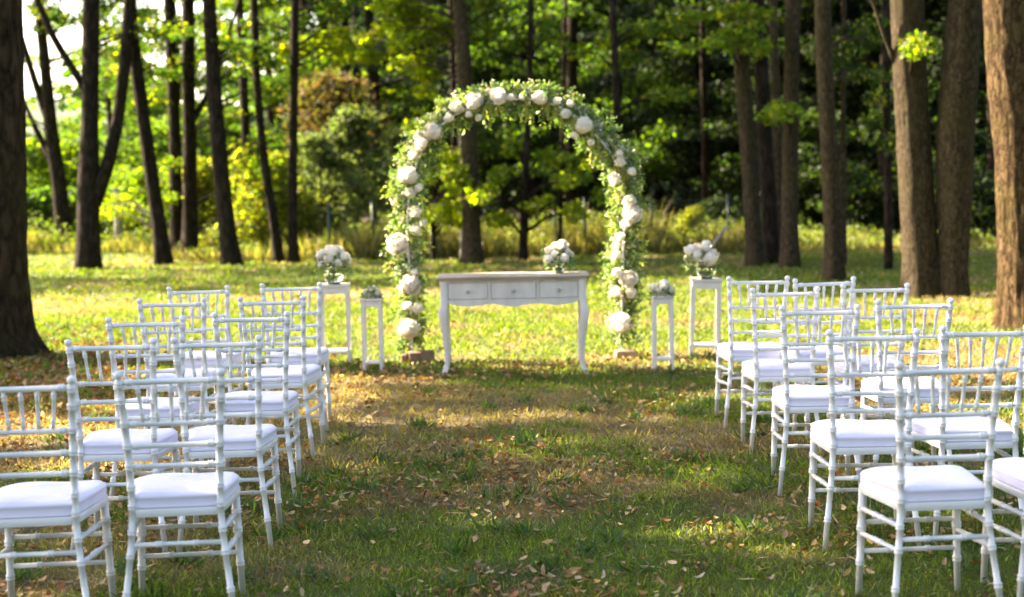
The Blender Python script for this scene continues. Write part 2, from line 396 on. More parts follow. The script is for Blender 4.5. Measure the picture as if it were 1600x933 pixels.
for y0, y1, dn, sz in ((8, 12.5, 330, .038), (12.5, 20, 13, .05), (20, 29, 8, .07)):
    A = 2 * (.345 * y1 + 1) * (y1 - y0); n = int(A * dn)
    y = rng.uniform(y0, y1, n); x = rng.uniform(-1, 1, n) * (.345 * y1 + 1); k = rng.random(n) * 1.9 < litter_density(x, y); x, y = x[k], y[k]; n = len(x)
    D = rng.normal(0, 1, (n, 3)); D[:, 2] *= .3
    L_ = sz * (.5 + rng.random(n)); g.add(*blades(np.stack([x, y, .012 + .025 * rng.random(n)], 1), D, L_, L_ * .5, pal[rng.integers(0, 7, n)] * np.exp(rng.normal(0, .3, (n, 1))) * 1.1, bend=.2))
tp = [np.array(leafshape(1, .34 + .07 * q, .08 + .12 * q, 40 + q)[0]) for q in range(5)]; fq = np.array(leafshape(1, .5, .5, 1)[1])
for y0, y1, dn, sz in ((3.3, 5.6, 620, .028), (5.6, 8.2, 420, .034)):      # curled leaves with real outlines near the viewer
    A = 2 * (.345 * y1 + .7) * (y1 - y0); n = int(A * dn); y = rng.uniform(y0, y1, n); x = rng.uniform(-1, 1, n) * (.345 * y1 + .7); k = rng.random(n) * 1.9 < litter_density(x, y); x, y = x[k], y[k]; n = len(x)
    for q in range(5):
        m_ = np.arange(n) % 5 == q; nn = m_.sum(); D = rng.normal(0, 1, (nn, 3)); D[:, 2] *= .35; D = nrm(D); U = rng.normal(0, .45, (nn, 3)) + [0, 0, 1]; W = nrm(np.cross(D, U)); U = np.cross(W, D)
        L_ = (sz * (.45 + rng.random(nn)))[:, None, None]; T = tp[q][None]
        V = (T[..., 0:1] * W[:, None] + T[..., 1:2] * D[:, None] + T[..., 2:3] * U[:, None]) * L_ + np.stack([x[m_], y[m_], .012 + .025 * rng.random(nn)], 1)[:, None]
        c_ = pal[rng.integers(0, 7, nn)] * np.exp(rng.normal(0, .35, (nn, 1))); g.add(V.reshape(-1, 3), (fq[None] + (np.arange(nn) * 15)[:, None, None]).reshape(-1, 4), np.repeat(c_, 15, 0))
for y0, y1, dn in ((3.3, 7, 70), (7, 13, 30)):     # dead stalks and twigs
    A = 2 * (.345 * y1 + .6) * (y1 - y0); n = int(A * dn); y = rng.uniform(y0, y1, n); x = rng.uniform(-1, 1, n) * (.345 * y1 + .6); k = rng.random(n) * 1.9 < litter_density(x, y); x, y = x[k], y[k]; n = len(x)
    D = rng.normal(0, 1, (n, 3)); D[:, 2] *= .15; L_ = .05 + .07 * rng.random(n); g.add(*blades(np.stack([x, y, .02 + .02 * rng.random(n)], 1), D, L_, .005, np.array([(.34, .25, .15)]) * np.exp(rng.normal(0, .4, (n, 1))), bend=.1))
# dense litter around the foot of the big tree at the left and under the wood
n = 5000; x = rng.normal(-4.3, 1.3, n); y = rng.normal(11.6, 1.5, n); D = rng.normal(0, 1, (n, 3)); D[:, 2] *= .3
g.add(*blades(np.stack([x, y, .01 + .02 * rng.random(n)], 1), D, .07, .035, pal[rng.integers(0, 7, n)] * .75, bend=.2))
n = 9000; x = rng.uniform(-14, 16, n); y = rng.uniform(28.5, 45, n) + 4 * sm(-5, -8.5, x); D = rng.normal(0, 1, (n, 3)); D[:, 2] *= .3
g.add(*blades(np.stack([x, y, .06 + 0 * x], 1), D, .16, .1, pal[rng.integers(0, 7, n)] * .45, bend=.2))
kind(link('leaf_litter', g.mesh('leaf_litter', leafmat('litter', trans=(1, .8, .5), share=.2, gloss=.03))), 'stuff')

# ------------------------------------------------------------------ chairs
def ringed(z0, z1, rings, r, r0=None, r1=None, amp=.0034):
    """radius samples along 0..1 with doubled turned rings"""
    out = [(z0, r0 or r)]
    for q in sorted(rings):
        for d, a in ((-.012, 0), (-.0095, 1), (-.004, 1), (-.0005, .25), (.003, 1), (.0085, 1), (.011, 0)):
            out.append((q + d, a))
    out.append((z1, r1 or r)); res = [(z0, r0 or r)]
    for z_, a in out[1:-1]:
        t = (z_ - z0) / (z1 - z0); base = (r0 or r) * (1 - t) + (r1 or r) * t if (r0 or r1) else r
        res.append((z_, base + amp * a))
    res.append((z1, r1 or r)); return res
def interp(tab, z_):
    for (a, *pa), (b, *pb) in zip(tab, tab[1:]):
        if z_ <= b: t = (z_ - a) / (b - a); t = max(0, t); return [p + (q - p) * t for p, q in zip(pa, pb)]
    return list(tab[-1][1:])
POST = [(0, .196, -.226), (.1, .186, -.213), (.2, .173, -.2), (.32, .16, -.187), (.43, .154, -.18), (.55, .156, -.184), (.7, .163, -.199), (.92, .177, -.231)]
def post_mesh(s):
    rad = ringed(0, .897, [.13, .262, .345, .435, .505, .582, .656, .736, .82, .893 - .012], .0148, .0115, .0135)
    pts = []; rr = []
    for z_, r_ in rad:
        a, b_ = interp(POST, z_); pts.append((s * a, b_, z_)); rr.append(r_)
    for z_, r_ in ((.899, .009), (.904, .012), (.909, .0158), (.916, .0168), (.923, .0145), (.928, .008), (.93, .002)):
        a, b_ = interp(POST, min(z_, .92)); pts.append((s * a, b_, z_)); rr.append(r_)
    b = MB(); b.tube(pts, rr, 10); return b.mesh('back_post', white_paint, True)
def rod(p, q, r, rings=(), amp=.0035, seg=8, r0=None, r1=None):
    p, q = Vector(p), Vector(q); Ln = (q - p).length
    rad = ringed(0, Ln, [t * Ln for t in rings], r, r0, r1, amp); b = MB()
    b.tube([p + (q - p) * (z_ / Ln) for z_, _ in rad], [a for _, a in rad], seg); return b
def seat_outline(inset, n=5):
    """trapezoid with rounded corners, ccw"""
    hb, hf, yb, yf = .158 - inset, .214 - inset, -.19 + inset, .212 - inset
    k_ = max(.35, 1 - max(0, inset) / .14); C = [(-hb, yb, .03 * k_), (hb, yb, .03 * k_), (hf, yf, .11 * k_), (-hf, yf, .11 * k_)]; out = []
    for i, (cx, cy, r) in enumerate(C):
        p = Vector((cx, cy)); a = (Vector(C[i - 1][:2]) - p).normalized(); b_ = (Vector(C[(i + 1) % 4][:2]) - p).normalized()
        s0, s1 = p + a * r, p + b_ * r
        for k in range(n): t = k / (n - 1); out.append((s0 * (1 - t) ** 2 + p * 2 * t * (1 - t) + s1 * t * t))
        nx_ = Vector(C[(i + 1) % 4][:2]); rn = C[(i + 1) % 4][2]; e = nx_ + (p - nx_).normalized() * rn
        for t in (.2, .4, .6, .8): out.append(s1 * (1 - t) + e * t)
    return out
def make_chair():
    t = thing('chiavari_chair', '', 'chair')
    for s in (-1, 1): link('back_post', post_mesh(s), t)
    for s in (-1, 1): rod((s * .189, .192, 0), (s * .176, .176, .41), .016, (.3, .62, .8), r0=.0125, r1=.0165).obj('front_leg', white_paint, t, True)
    def bar(z_, name, r, rings=(.33, .67)):
        a, y_ = interp(POST, z_); rod((-a, y_, z_), (a, y_, z_), r, rings).obj(name, white_paint, t, True)
    bar(.888, 'top_rail', .0105, (.1, .9)); bar(.736, 'back_rail', .0095, (.1, .9)); bar(.656, 'back_rail', .0095, (.1, .9)); bar(.582, 'back_rail', .0095, (.1, .9))
    a1, y1 = interp(POST, .888); a0, y0 = interp(POST, .736)
    for k in range(5):
        f = (k - 2) / 2; rod((f * a0 * .60, y0, .736), (f * a1 * .66, y1, .888), .0068, (.2, .8), amp=.002, r0=.0055, r1=.008).obj('spindle', white_paint, t, True)
    a, y_ = interp(POST, .3); rod((-a, y_, .3), (a, y_, .3), .0092, (.3, .7)).obj('back_stretcher', white_paint, t, True)
    for z_ in (.275, .165): rod((-.184, .186, z_), (.184, .186, z_), .0092, (.3, .7)).obj('front_stretcher', white_paint, t, True)
    for s in (-1, 1):
        for zb, zf in ((.345, .33), (.262, .235)):
            a, y_ = interp(POST, zb); rod((s * a, y_, zb), (s * .183, .184, zf), .0092, (.45, .6)).obj('side_stretcher', white_paint, t, True)
    o = seat_outline(0); i_ = seat_outline(.035); b = MB(); n = len(o)
    secs = [(o, .41, .004), (o, .408, 0), (o, .399, .002), (i_, .399, 0), (i_, .428, 0), (o, .428, .003), (o, .424, 0)]
    V = []; 
    for ring, z_, ins in secs:
        cx = sum((p for p in ring), Vector((0, 0))) / n
        V += [((p.x - cx.x) * (1 - ins * 5) + cx.x, (p.y - cx.y) * (1 - ins * 5) + cx.y, z_) for p in ring]
    order = [1, 2, 3, 4, 5, 6]; F = []
    for q in range(len(order)):
        A_, B_ = order[q], order[(q + 1) % len(order)]
        for k in range(n): F.append((A_ * n + k, A_ * n + (k + 1) % n, B_ * n + (k + 1) % n, B_ * n + k))
    b.add(V, F); b.obj('seat_frame', white_paint, t, 40)
    # cushion: boxed edge with piping top and bottom and a slightly domed top
    V = []; F = []
    prof = [(.03, .427, 0), (.003, .428, 0), (-.003, .432, 0), (.001, .436, 0), (-.001, .452, 0), (.001, .463, 0), (-.0025, .468, 0), (.003, .475, 0), (.012, .4815, 1), (.03, .4835, 1), (.06, .4845, 1), (.1, .485, 1)]
    for ins, z_, w_ in prof:
        ring = seat_outline(max(ins, -.003) + .004)
        for p in ring: V.append((p.x, p.y, z_ + .003 * w_ * math.sin(p.x * 23 + p.y * 17) - .004 * sm(-.1, .2, p.y)))
    for q in range(len(prof) - 1):
        for k in range(n): F.append((q * n + k, q * n + (k + 1) % n, (q + 1) * n + (k + 1) % n, (q + 1) * n + k))
    F.append(tuple((len(prof) - 1) * n + k for k in range(n))); F.append(tuple(range(n - 1, -1, -1)))
    b = MB(); b.add(V, F); c_ = b.obj('seat_cushion', fabric, t, True)
    return t
def dup(root, loc, rz, label):
    r = root.copy(); COL.objects.link(r); r.location = (loc[0], loc[1], -.003); r.rotation_euler = (random.gauss(0, .006), random.gauss(0, .006), rz); r['label'] = label
    for ch in root.children:
        c_ = ch.copy(); COL.objects.link(c_); c_.parent = r
    return r
SEATS = {'A': [(-1.225, 5.45, .10), (-1.257, 6.544, .048), (-1.310, 7.592, .070), (-1.326, 8.615, -.03), (-1.378, 9.490, .056)],
         'B': [(-1.70, 5.35, .06), (-1.697, 6.495, .040), (-1.790, 7.446, .059), (-1.902, 8.545, .069), (-1.927, 9.413, .051)],
         'C': [(1.475, 5.326, .072), (1.484, 6.352, -.043), (1.495, 7.405, -.081), (1.509, 8.453, -.028), (1.481, 9.315, .005)],
         'D': [(1.965, 5.43, .0), (1.939, 6.430, .037), (2.001, 7.628, -.066), (2.032, 8.577, -.045), (1.834, 9.094, .097)]}
ORD = ['last row, nearest the camera', 'fourth row from the arch', 'third row from the arch', 'second row from the arch', 'first row, nearest the arch']
SIDE = {'A': 'aisle chair of the left block', 'B': 'outer chair of the left block', 'C': 'aisle chair of the right block', 'D': 'outer chair of the right block'}
proto = make_chair(); first = True
for k_, lst in SEATS.items():
    for i, (x_, y_, a_) in enumerate(lst):
        lab = 'white %s, %s' % (SIDE[k_], ORD[i])
        if first: proto.location = (x_, y_, 0); proto.rotation_euler = (0, 0, a_); proto['label'] = lab; proto['group'] = 'white chiavari chairs facing the flower arch'; first = False
        else: dup(proto, (x_, y_, 0), a_, lab)

# ------------------------------------------------------------------ console table
TY = 11.62
def table():
    pl, pr = P(688, 588, TY), P(921, 588, TY); cx = (pl[0] + pr[0]) / 2; W_ = pr[0] - pl[0]; D_ = .40
    t = thing('console_table', 'pale grey wooden console table with three drawers and curved legs on the grass', 'table', (cx, TY + D_ / 2, 0))
    hw, hd = W_ / 2 - .012, D_ / 2 - .015
    b = MB(); b.box((0, 0, .765), (W_ + .02, D_ + .02, .02), .006); b.box((0, 0, .748), (W_ - .004, D_ - .004, .016), .004); b.obj('table_top', topwood, t, 30)
    for sx in (-1, 1):
        for sy in (-1, 1):
            prof = [(.74, 0, .056), (.545, 0, .056), (.53, .006, .064), (.49, .012, .07), (.42, .007, .064), (.32, -.003, .053), (.2, -.011, .042), (.1, -.013, .036), (.055, -.008, .038), (.03, .006, .046), (.012, .018, .05), (0, .02, .046)]
            secs = []
            for z_, off, wd in prof:
                cx_, cy_ = sx * (hw - .028 + off), sy * (hd - .028 + off); h_ = wd / 2; e = h_ * .72
                secs.append([(cx_ + a * 1, cy_ + b2, z_) for a, b2 in ((-h_, -e), (-e, -h_), (e, -h_), (h_, -e), (h_, e), (e, h_), (-e, h_), (-h_, e))])
            b = MB(); b.loft(secs[::-1]); b.obj('leg', chalk, t, 50)
    # front apron as an open frame round the drawers, with a scalloped lower edge
    fy = -hd + .012; x0, x1 = -hw + .056, hw - .056
    pt = []
    n = 49
    def low(u): return .555 - .016 * (.5 - .5 * math.cos(u * math.pi * 6)) * (1 if abs(u - .5) > .17 else 1.5) + (.012 if u < .04 or u > .96 else 0)
    V = []; F = []
    for i in range(n):
        u = i / (n - 1); xx = x0 + (x1 - x0) * u
        V += [(xx, fy, low(u)), (xx, fy, .592), (xx, fy + .018, low(u)), (xx, fy + .018, .592)]
    for i in range(n - 1):
        a = i * 4; F += [(a, a + 4, a + 5, a + 1), (a + 2, a + 3, a + 7, a + 6), (a, a + 2, a + 6, a + 4), (a + 1, a + 5, a + 7, a + 3)]
    b = MB(); b.add(V, F); b.box(((x0 + x1) / 2, fy + .009, .732), (x1 - x0, .018, .016))
    dr = [(-.492, -.190), (-.170, .176), (.196, .49)]
    k = (x1 - x0) / .995
    edges = [x0] + [e * k for d in dr for e in d] + [x1]
    for q in range(0, 8, 2): b.box(((edges[q] + edges[q + 1]) / 2, fy + .009, .658), (edges[q + 1] - edges[q], .018, .132))
    b.obj('front_apron', chalk, t)
    for a, c_ in dr:
        a *= k; c_ *= k
        b = MB(); b.box(((a + c_) / 2, fy + .011, .658), (c_ - a - .006, .016, .126), .003); d = b.obj('drawer', chalk, t, 30)
        b = MB(); mx = (a + c_) / 2; b.tube([(mx, fy + .004, .655), (mx, fy - .008, .655), (mx, fy - .012, .655), (mx, fy - .022, .655), (mx, fy - .027, .655)], [.005, .005, .013, .015, .006], 12); b.obj('knob', knob_m, d, True)
    for sx in (-1, 1):
        b = MB(); b.box((sx * (hw - .012), 0, .645), (.016, 2 * hd - .112, .19)); b.obj('side_apron', chalk, t)
    b = MB(); b.box((0, hd - .012, .645), (2 * hw - .112, .016, .19)); b.obj('back_apron', chalk, t)
    return cx
table()

# ------------------------------------------------------------------ flowers
def peony_mesh(name, r, seed, base=(.93, .91, .86), n=46, core=(.88, .76, .64)):
    r_ = random.Random(seed); V = []; F = []; C = []; ga = math.pi * (3 - 5 ** .5)
    for i in range(n):
        zc = 1 - 1.72 * (i + .5) / n; th = ga * i; rr = math.sqrt(max(0, 1 - zc * zc)); Nn = Vector((rr * math.cos(th), rr * math.sin(th), zc))
        Nn = (Nn + Vector((r_.uniform(-.15, .15), r_.uniform(-.15, .15), r_.uniform(-.15, .15)))).normalized()
        T = Vector((0, 0, 1)).cross(Nn); T = T.normalized() if T.length > .01 else Vector((1, 0, 0)); U = Nn.cross(T)
        rad = r * r_.uniform(.66, 1.0); pw, ph = r * r_.uniform(.4, .62), r * r_.uniform(.42, .66); nb = len(V)
        for a in (-1, 0, 1):
            for e in (-1, -.1, 1):
                lift = (.3 if e > .5 else (-.28 if e < -.5 else .04)) * r - .12 * r * a * a
                w_ = .55 if e < -.5 else (1 if e < .5 else .8)
                p = Nn * (rad + lift + r_.uniform(-.03, .03) * r) + T * pw * a * w_ + U * ph * e
                V.append(p); m_ = .5 + .5 * min(1, i / n * 2.2); m_ = m_ * (.25 if e < -.5 else 1); C.append([core[q] + (base[q] - core[q]) * m_ for q in range(3)])  # petal feet pulled toward core tone: crease shading put into the colour
        for a in range(2):
            for e in range(2): q = nb + a * 3 + e; F.append((q, q + 3, q + 4, q + 1))
    # inner ball fills the gaps
    nb = len(V); sg, rg = 10, 7
    for i in range(rg):
        ph = math.pi * i / (rg - 1)
        for k in range(sg): t = 2 * math.pi * k / sg; V.append(Vector((math.sin(ph) * math.cos(t), math.sin(ph) * math.sin(t), math.cos(ph))) * r * .62); C.append(core)
    for i in range(rg - 1):
        for k in range(sg): F.append((nb + i * sg + k, nb + (i + 1) * sg + k, nb + (i + 1) * sg + (k + 1) % sg, nb + i * sg + (k + 1) % sg))
    return npmesh(name, np.array([tuple(p) for p in V]), np.array(F), petal_m, np.array(C), True)
PEONY = [peony_mesh('peony', 1.0, s_) for s_ in (1, 2, 3)]
ROSE = [peony_mesh('rose', 1.0, 10 + s_, base=(.93, .92, .86), n=26, core=(.84, .77, .56)) for s_ in (1, 2)]
def place_flower(name, me, c, r, parent):
    o = link(name, me, parent); o.location = tuple(float(q) for q in c); o.scale = (r, r, r)
    o.rotation_euler = (random.uniform(-.8, 1.2), random.uniform(-.6, .6), random.uniform(0, 6.28)); return o
def octas(Pn, r, col):
    n = len(Pn); o = np.array([(1, 0, 0), (-1, 0, 0), (0, 1, 0), (0, -1, 0), (0, 0, 1), (0, 0, -1)], float)
    V = (Pn[:, None, :] + o[None] * np.broadcast_to(r, (n,))[:, None, None]).reshape(-1, 3)
    f = np.array([(0, 2, 4, 4), (2, 1, 4, 4), (1, 3, 4, 4), (3, 0, 4, 4), (2, 0, 5, 5), (1, 2, 5, 5), (3, 1, 5, 5), (0, 3, 5, 5)])
    return V, f, col
def octamesh(name, Pn, r, col, m):
    n = len(Pn); o = np.array([(1, 0, 0), (-1, 0, 0), (0, 1, 0), (0, -1, 0), (0, 0, 1), (0, 0, -1)], float)
    V = (Pn[:, None, :] + o[None] * np.broadcast_to(r, (n,))[:, None, None] * rng.uniform(.6, 1.3, (n, 6, 1))).reshape(-1, 3)
    f = np.array([(0, 2, 4), (2, 1, 4), (1, 3, 4), (3, 0, 4), (2, 0, 5), (1, 2, 5), (3, 1, 5), (0, 3, 5)])
    F = (f[None] + (np.arange(n) * 6)[:, None, None]).reshape(-1, 3)
    return npmesh(name, V, F, m, np.repeat(col, 6, 0))

AY = 12.65
ctr_px = [(643, 556, 20), (641, 520, 32), (640, 480, 36), (641, 447, 34), (638, 410, 38), (632, 383, 40), (634, 350, 42), (636, 310, 44), (640, 275, 44), (652, 240, 46), (670, 210, 44), (695, 182, 38), (728, 165, 34), (765, 154, 34), (805, 150, 33), (845, 152, 34), (880, 162, 34), (908, 185, 38), (932, 210, 40),
          (955, 230, 52), (972, 255, 52), (978, 290, 46), (980, 330, 42), (976, 365, 42), (974, 400, 46), (976, 440, 38), (974, 480, 32), (970, 510, 34), (970, 540, 22)]
cen = np.array([P(a, b, AY) for a, b, _ in ctr_px]); hwid = np.array([c_ for _, _, c_ in ctr_px]) / 2352 * AY * .88
seglen = np.r_[0, np.cumsum(np.linalg.norm(np.diff(cen, axis=0), axis=1))]
def along(s_): return np.stack([np.interp(s_, seglen, cen[:, k]) for k in range(3)], -1), np.interp(s_, seglen, hwid)
arch = thing('flower_arch', 'tall garden arch wound with white peonies, roses, greenery and hanging tassels', 'arch', (.05, AY, 0))
AO = np.array([.05, AY, 0.])
def hoop(off, dy):
    C = cen.copy(); C[0, 2] = C[-1, 2] = 0
    sl = np.r_[0, np.cumsum(np.linalg.norm(np.diff(C, axis=0), axis=1))]; ss = np.linspace(0, sl[-1], 70)
    Q = np.stack([np.interp(ss, sl, C[:, k]) for k in range(3)], 1)
    for _ in range(8): Q[1:-1] = (Q[:-2] + 2 * Q[1:-1] + Q[2:]) / 4
    T = np.gradient(Q, axis=0); T /= np.linalg.norm(T, axis=1, keepdims=True); Nn = np.stack([T[:, 2], 0 * T[:, 0], -T[:, 0]], 1)
    Q = Q + Nn * off; Q[0, 2] = Q[-1, 2] = -.03
    return [(p[0] - AO[0], dy, p[2]) for p in Q]
for dx, dy in ((-.02, .07), (.015, -.07)):
    b = MB(); b.tube(hoop(dx, dy), .0095, 8); b.obj('arch_tube', metal_w, arch, True)
b = MB(); ha, hb = hoop(-.02, .07), hoop(.015, -.07)
for i in range(4, len(ha) - 2, 5): b.tube([ha[i], hb[i]], .005, 6)
b.obj('cross_bars', metal_w, arch, True)
# greenery
def rel(V): return V - AO
total = seglen[-1]
g = Cloud(); ns = 1700
s_ = rng.uniform(.12, total - .12, ns); c0, h0 = along(s_)
dirs = nrm(rng.normal(size=(ns, 3)) * [1, .8, 1]); start = c0 + dirs * h0[:, None] * rng.uniform(.05, .62, (ns, 1)) * [1, .85, 1]
for i in range(ns):
    n = 11; L_ = rng.uniform(.05, .12) * (1.6 if rng.random() < .08 else 1); d = dirs[i] * [1, .7, 1] + rng.normal(0, .4, 3) + [0, 0, -.12]; d /= np.linalg.norm(d)
    t = np.linspace(.1, 1, n)[:, None]; B = start[i] + d * L_ * t + np.array([0, 0, -.09]) * L_ * t * t * 3
    D = d[None] * .7 + rng.normal(0, .75, (n, 3)); hue = rng.random()
    base = (.08, .15, .04) if hue < .3 else ((.16, .26, .06) if hue < .7 else (.3, .36, .1))
    g.add(*blades(rel(B), D, rng.uniform(.025, .055, n), rng.uniform(.013, .026, n), tints(n, base, .2)))
    bb = np.stack([start[i], start[i] + d * L_ * .5]); g.add(*blades(rel(start[i])[None], d[None], L_, .004, tints(1, (.08, .13, .04))))
kind(link('garland_leaves', g.mesh('garland_leaves', flower_leaf), arch), 'stuff')
# baby's breath clusters
ncl = 200; s_ = rng.uniform(.15, total - .1, ncl); c0, h0 = along(s_); P_ = []
for i in range(ncl):
    d = rng.normal(size=3) * [1, .9, 1]; d /= np.linalg.norm(d); cc = c0[i] + d * h0[i] * rng.uniform(.1, .6); n = 30; P_.append(cc + rng.normal(0, 1, (n, 3)) * rng.uniform(.02, .04))
n = 3600; s_ = rng.uniform(.12, total - .06, n); c0, h0 = along(s_); q = rng.normal(0, .34, (n, 3)) * [1, .7, 1]; P_.append(c0 + q * h0[:, None] * .8)
P_ = np.vstack(P_); col = tints(len(P_), (.82, .79, .66), .1, (.36, .46, .12), .42)
kind(link('baby_breath', octamesh('baby_breath', rel(P_), rng.uniform(.006, .014, len(P_)), col, petal_m), arch), 'stuff')
# large blooms where the photograph shows them
for a, b_, r_ in ((622, 383, 18), (640, 447, 18), (638, 516, 19), (637, 277, 17), (676, 207, 16), (741, 161, 16), (779, 153, 15), (843, 155, 13), (912, 198, 16), (987, 335, 17), (983, 437, 15), (969, 507, 19)):
    p = P(a, b_, AY - .13); place_flower('peony', random.choice(PEONY), rel(p), r_ / 2352 * AY * .78, arch)
for a, b_, r_ in ((657, 226, 10), (647, 245, 11), (655, 212, 8), (700, 186, 9), (716, 168, 10), (731, 178, 8), (655, 295, 8), (652, 330, 9), (627, 350, 8), (648, 362, 9), (633, 412, 9), (650, 408, 9), (636, 480, 9), (655, 485, 9), (648, 425, 8), (750, 187, 7), (800, 150, 9), (818, 155, 9), (868, 158, 9), (889, 161, 9), (885, 178, 9), (900, 213, 8), (925, 222, 8),
                  (968, 240, 9), (967, 256, 10), (955, 262, 9), (985, 271, 10), (990, 268, 8), (960, 282, 9), (982, 312, 9), (965, 385, 9), (962, 402, 9), (970, 372, 8), (970, 466, 10), (987, 457, 9), (961, 455, 9), (963, 480, 9), (966, 425, 9), (640, 300, 9), (662, 345, 8), (975, 350, 8)):
    if random.random() < .1: continue
    p = P(a + random.uniform(-3, 3), b_ + random.uniform(-3, 3), AY - .13 + random.uniform(-.05, .05)); r_ *= random.uniform(.65, 1.12); place_flower('rose', random.choice(ROSE), rel(p), r_ / 2352 * AY * .9, arch)
# hanging amaranth tassels
for a, b0, b1 in ((766, 158, 200), (757, 165, 180), (822, 152, 190), (856, 158, 187), (869, 160, 182), (897, 185, 212), (924, 205, 256), (926, 205, 240), (962, 228, 270), (966, 250, 285), (745, 168, 182), (688, 200, 222), (935, 215, 236), (975, 262, 305), (878, 170, 196)):
    A_, B_ = P(a, b0, AY - .12), P(a + random.uniform(-1, 1), b1, AY - .12); n = 90; t = rng.random(n)[:, None]
    pt = A_ + (B_ - A_) * t + rng.normal(0, .006, (n, 3)) * (1.2 - .5 * t)
    link('tassel', octamesh('tassel', rel(pt), .011, tints(n, (.42, .44, .1), .15), petal_m), arch)
# the weights at its feet
def block(name, label, cx, py, wpx, dep, h_, m, rz=.08):
    p = P(cx, py, AY - .12); W_ = wpx / 2352 * AY; b = MB(); b.box((0, 0, h_ / 2), (W_, dep, h_), .008)
    me = b.mesh(name, m, 30); o = link(name, me); o.location = (p[0], AY - .12, -.004); o.rotation_euler = (0, 0, rz); tag(o, label, 'block', 'blocks weighting the arch feet')
block('foot_block', 'dark brown brick block weighting the left foot of the flower arch', 659, 560, 40, .14, .095, block_b)
block('foot_block', 'small dark brick end showing beside the left arch leg', 633, 556, 9, .12, .075, block_b, -.1)
block('foot_block', 'paler brown block weighting the right foot of the flower arch', 978, 551, 34, .13, .07, block_s)

def bowl_vase(label, c, r, h_):
    t = thing('glass_vase', label, 'vase', c, group='round glass vases of flowers')
    pr = [(0.001, .0), (r * .5, .0), (r * .8, h_ * .14), (r, h_ * .42), (r * .95, h_ * .66), (r * .74, h_ * .9), (r * .7, h_), (r * .66, h_), (r * .7, h_ * .89), (r * .9, h_ * .65), (r * .94, h_ * .42), (r * .74, h_ * .17), (r * .45, h_ * .07), (.001, h_ * .07)]
    b = MB(); b.lathe(pr, seg=24); b.obj('bowl', glass, t, True)
    k = .97; b = MB(); b.lathe([(.001, h_ * .08), (r * .45 * k, h_ * .08), (r * .74 * k, h_ * .175), (r * .93 * k, h_ * .42), (r * .92 * k, h_ * .55), (.001, h_ * .55)], seg=24); b.obj('water', water_m, t, True)
    return t
def bouquet(label, c, r, hz, nfl, kinds, stem=.12, leafy=.5, spill=0, seedv=0, base=(.8, .74, .66)):
    """flowers above c (the mouth of a vase), stems going down into it"""
    t = thing('bouquet', label, 'bouquet', c, group='flower arrangements on the table and stands')
    me = PEONY + ROSE
    nfl = int(nfl * 1.15)
    for i in range(nfl):
        ga = i * 2.4; zc = 1 - (i + .5) / nfl * 1.05; rr = math.sqrt(max(0, 1 - zc * zc)); q_ = random.uniform(.62, 1.0); p = (r * q_ * rr * math.cos(ga), r * q_ * rr * math.sin(ga), hz * (.12 + .8 * zc * random.uniform(.8, 1.1)))
        place_flower('bloom', random.choice(PEONY + kinds), p, r * random.uniform(.18, .42), t)
    n = 300; q = nrm(rng.normal(size=(n, 3))); q[:, 2] = np.abs(q[:, 2]) * 1.1 - .1; P2 = q * [r, r, hz] * rng.uniform(.7, 1.12, (n, 1))
    kind(link('filler_flowers', octamesh('filler_flowers', P2, rng.uniform(.003, .008, n) * (r / .1), tints(n, base, .1, (.5, .55, .3), .25), petal_m), t), 'stuff')
    g = Cloud(); n = int(760 * leafy); q = nrm(rng.normal(size=(n, 3))); q[:, 2] = np.abs(q[:, 2]) - .35; B = q * [r, r, hz] * rng.uniform(.5, 1.12, (n, 1)); g.add(*blades(B, q + rng.normal(0, .5, (n, 3)), rng.uniform(.03, .065, n), .02, tints(n, (.15, .24, .06), .3)))
    n = 26; a = rng.uniform(0, 6.28, n); B = np.stack([np.cos(a) * r * .3, np.sin(a) * r * .3, 0 * a + .01], 1); D = np.stack([-np.cos(a) * .5, -np.sin(a) * .5, 0 * a - 1], 1)
    if stem: g.add(*blades(B, D, stem, .007, tints(n, (.07, .13, .03), .2)))
    for k in range(spill):
        aa = math.pi + k * .5 - .4; n = 12; tt = np.linspace(0, 1, n)[:, None]; B = np.array([math.cos(aa) * r * .6, -.02, 0]) + np.array([math.cos(aa) * .1, 0, .1]) * tt
        g.add(*blades(B, rng.normal(0, 1, (n, 3)), .04, .014, tints(n, (.12, .19, .05), .2)))
    kind(link('leaves', g.mesh('leaves', flower_leaf), t), 'stuff')
    return t
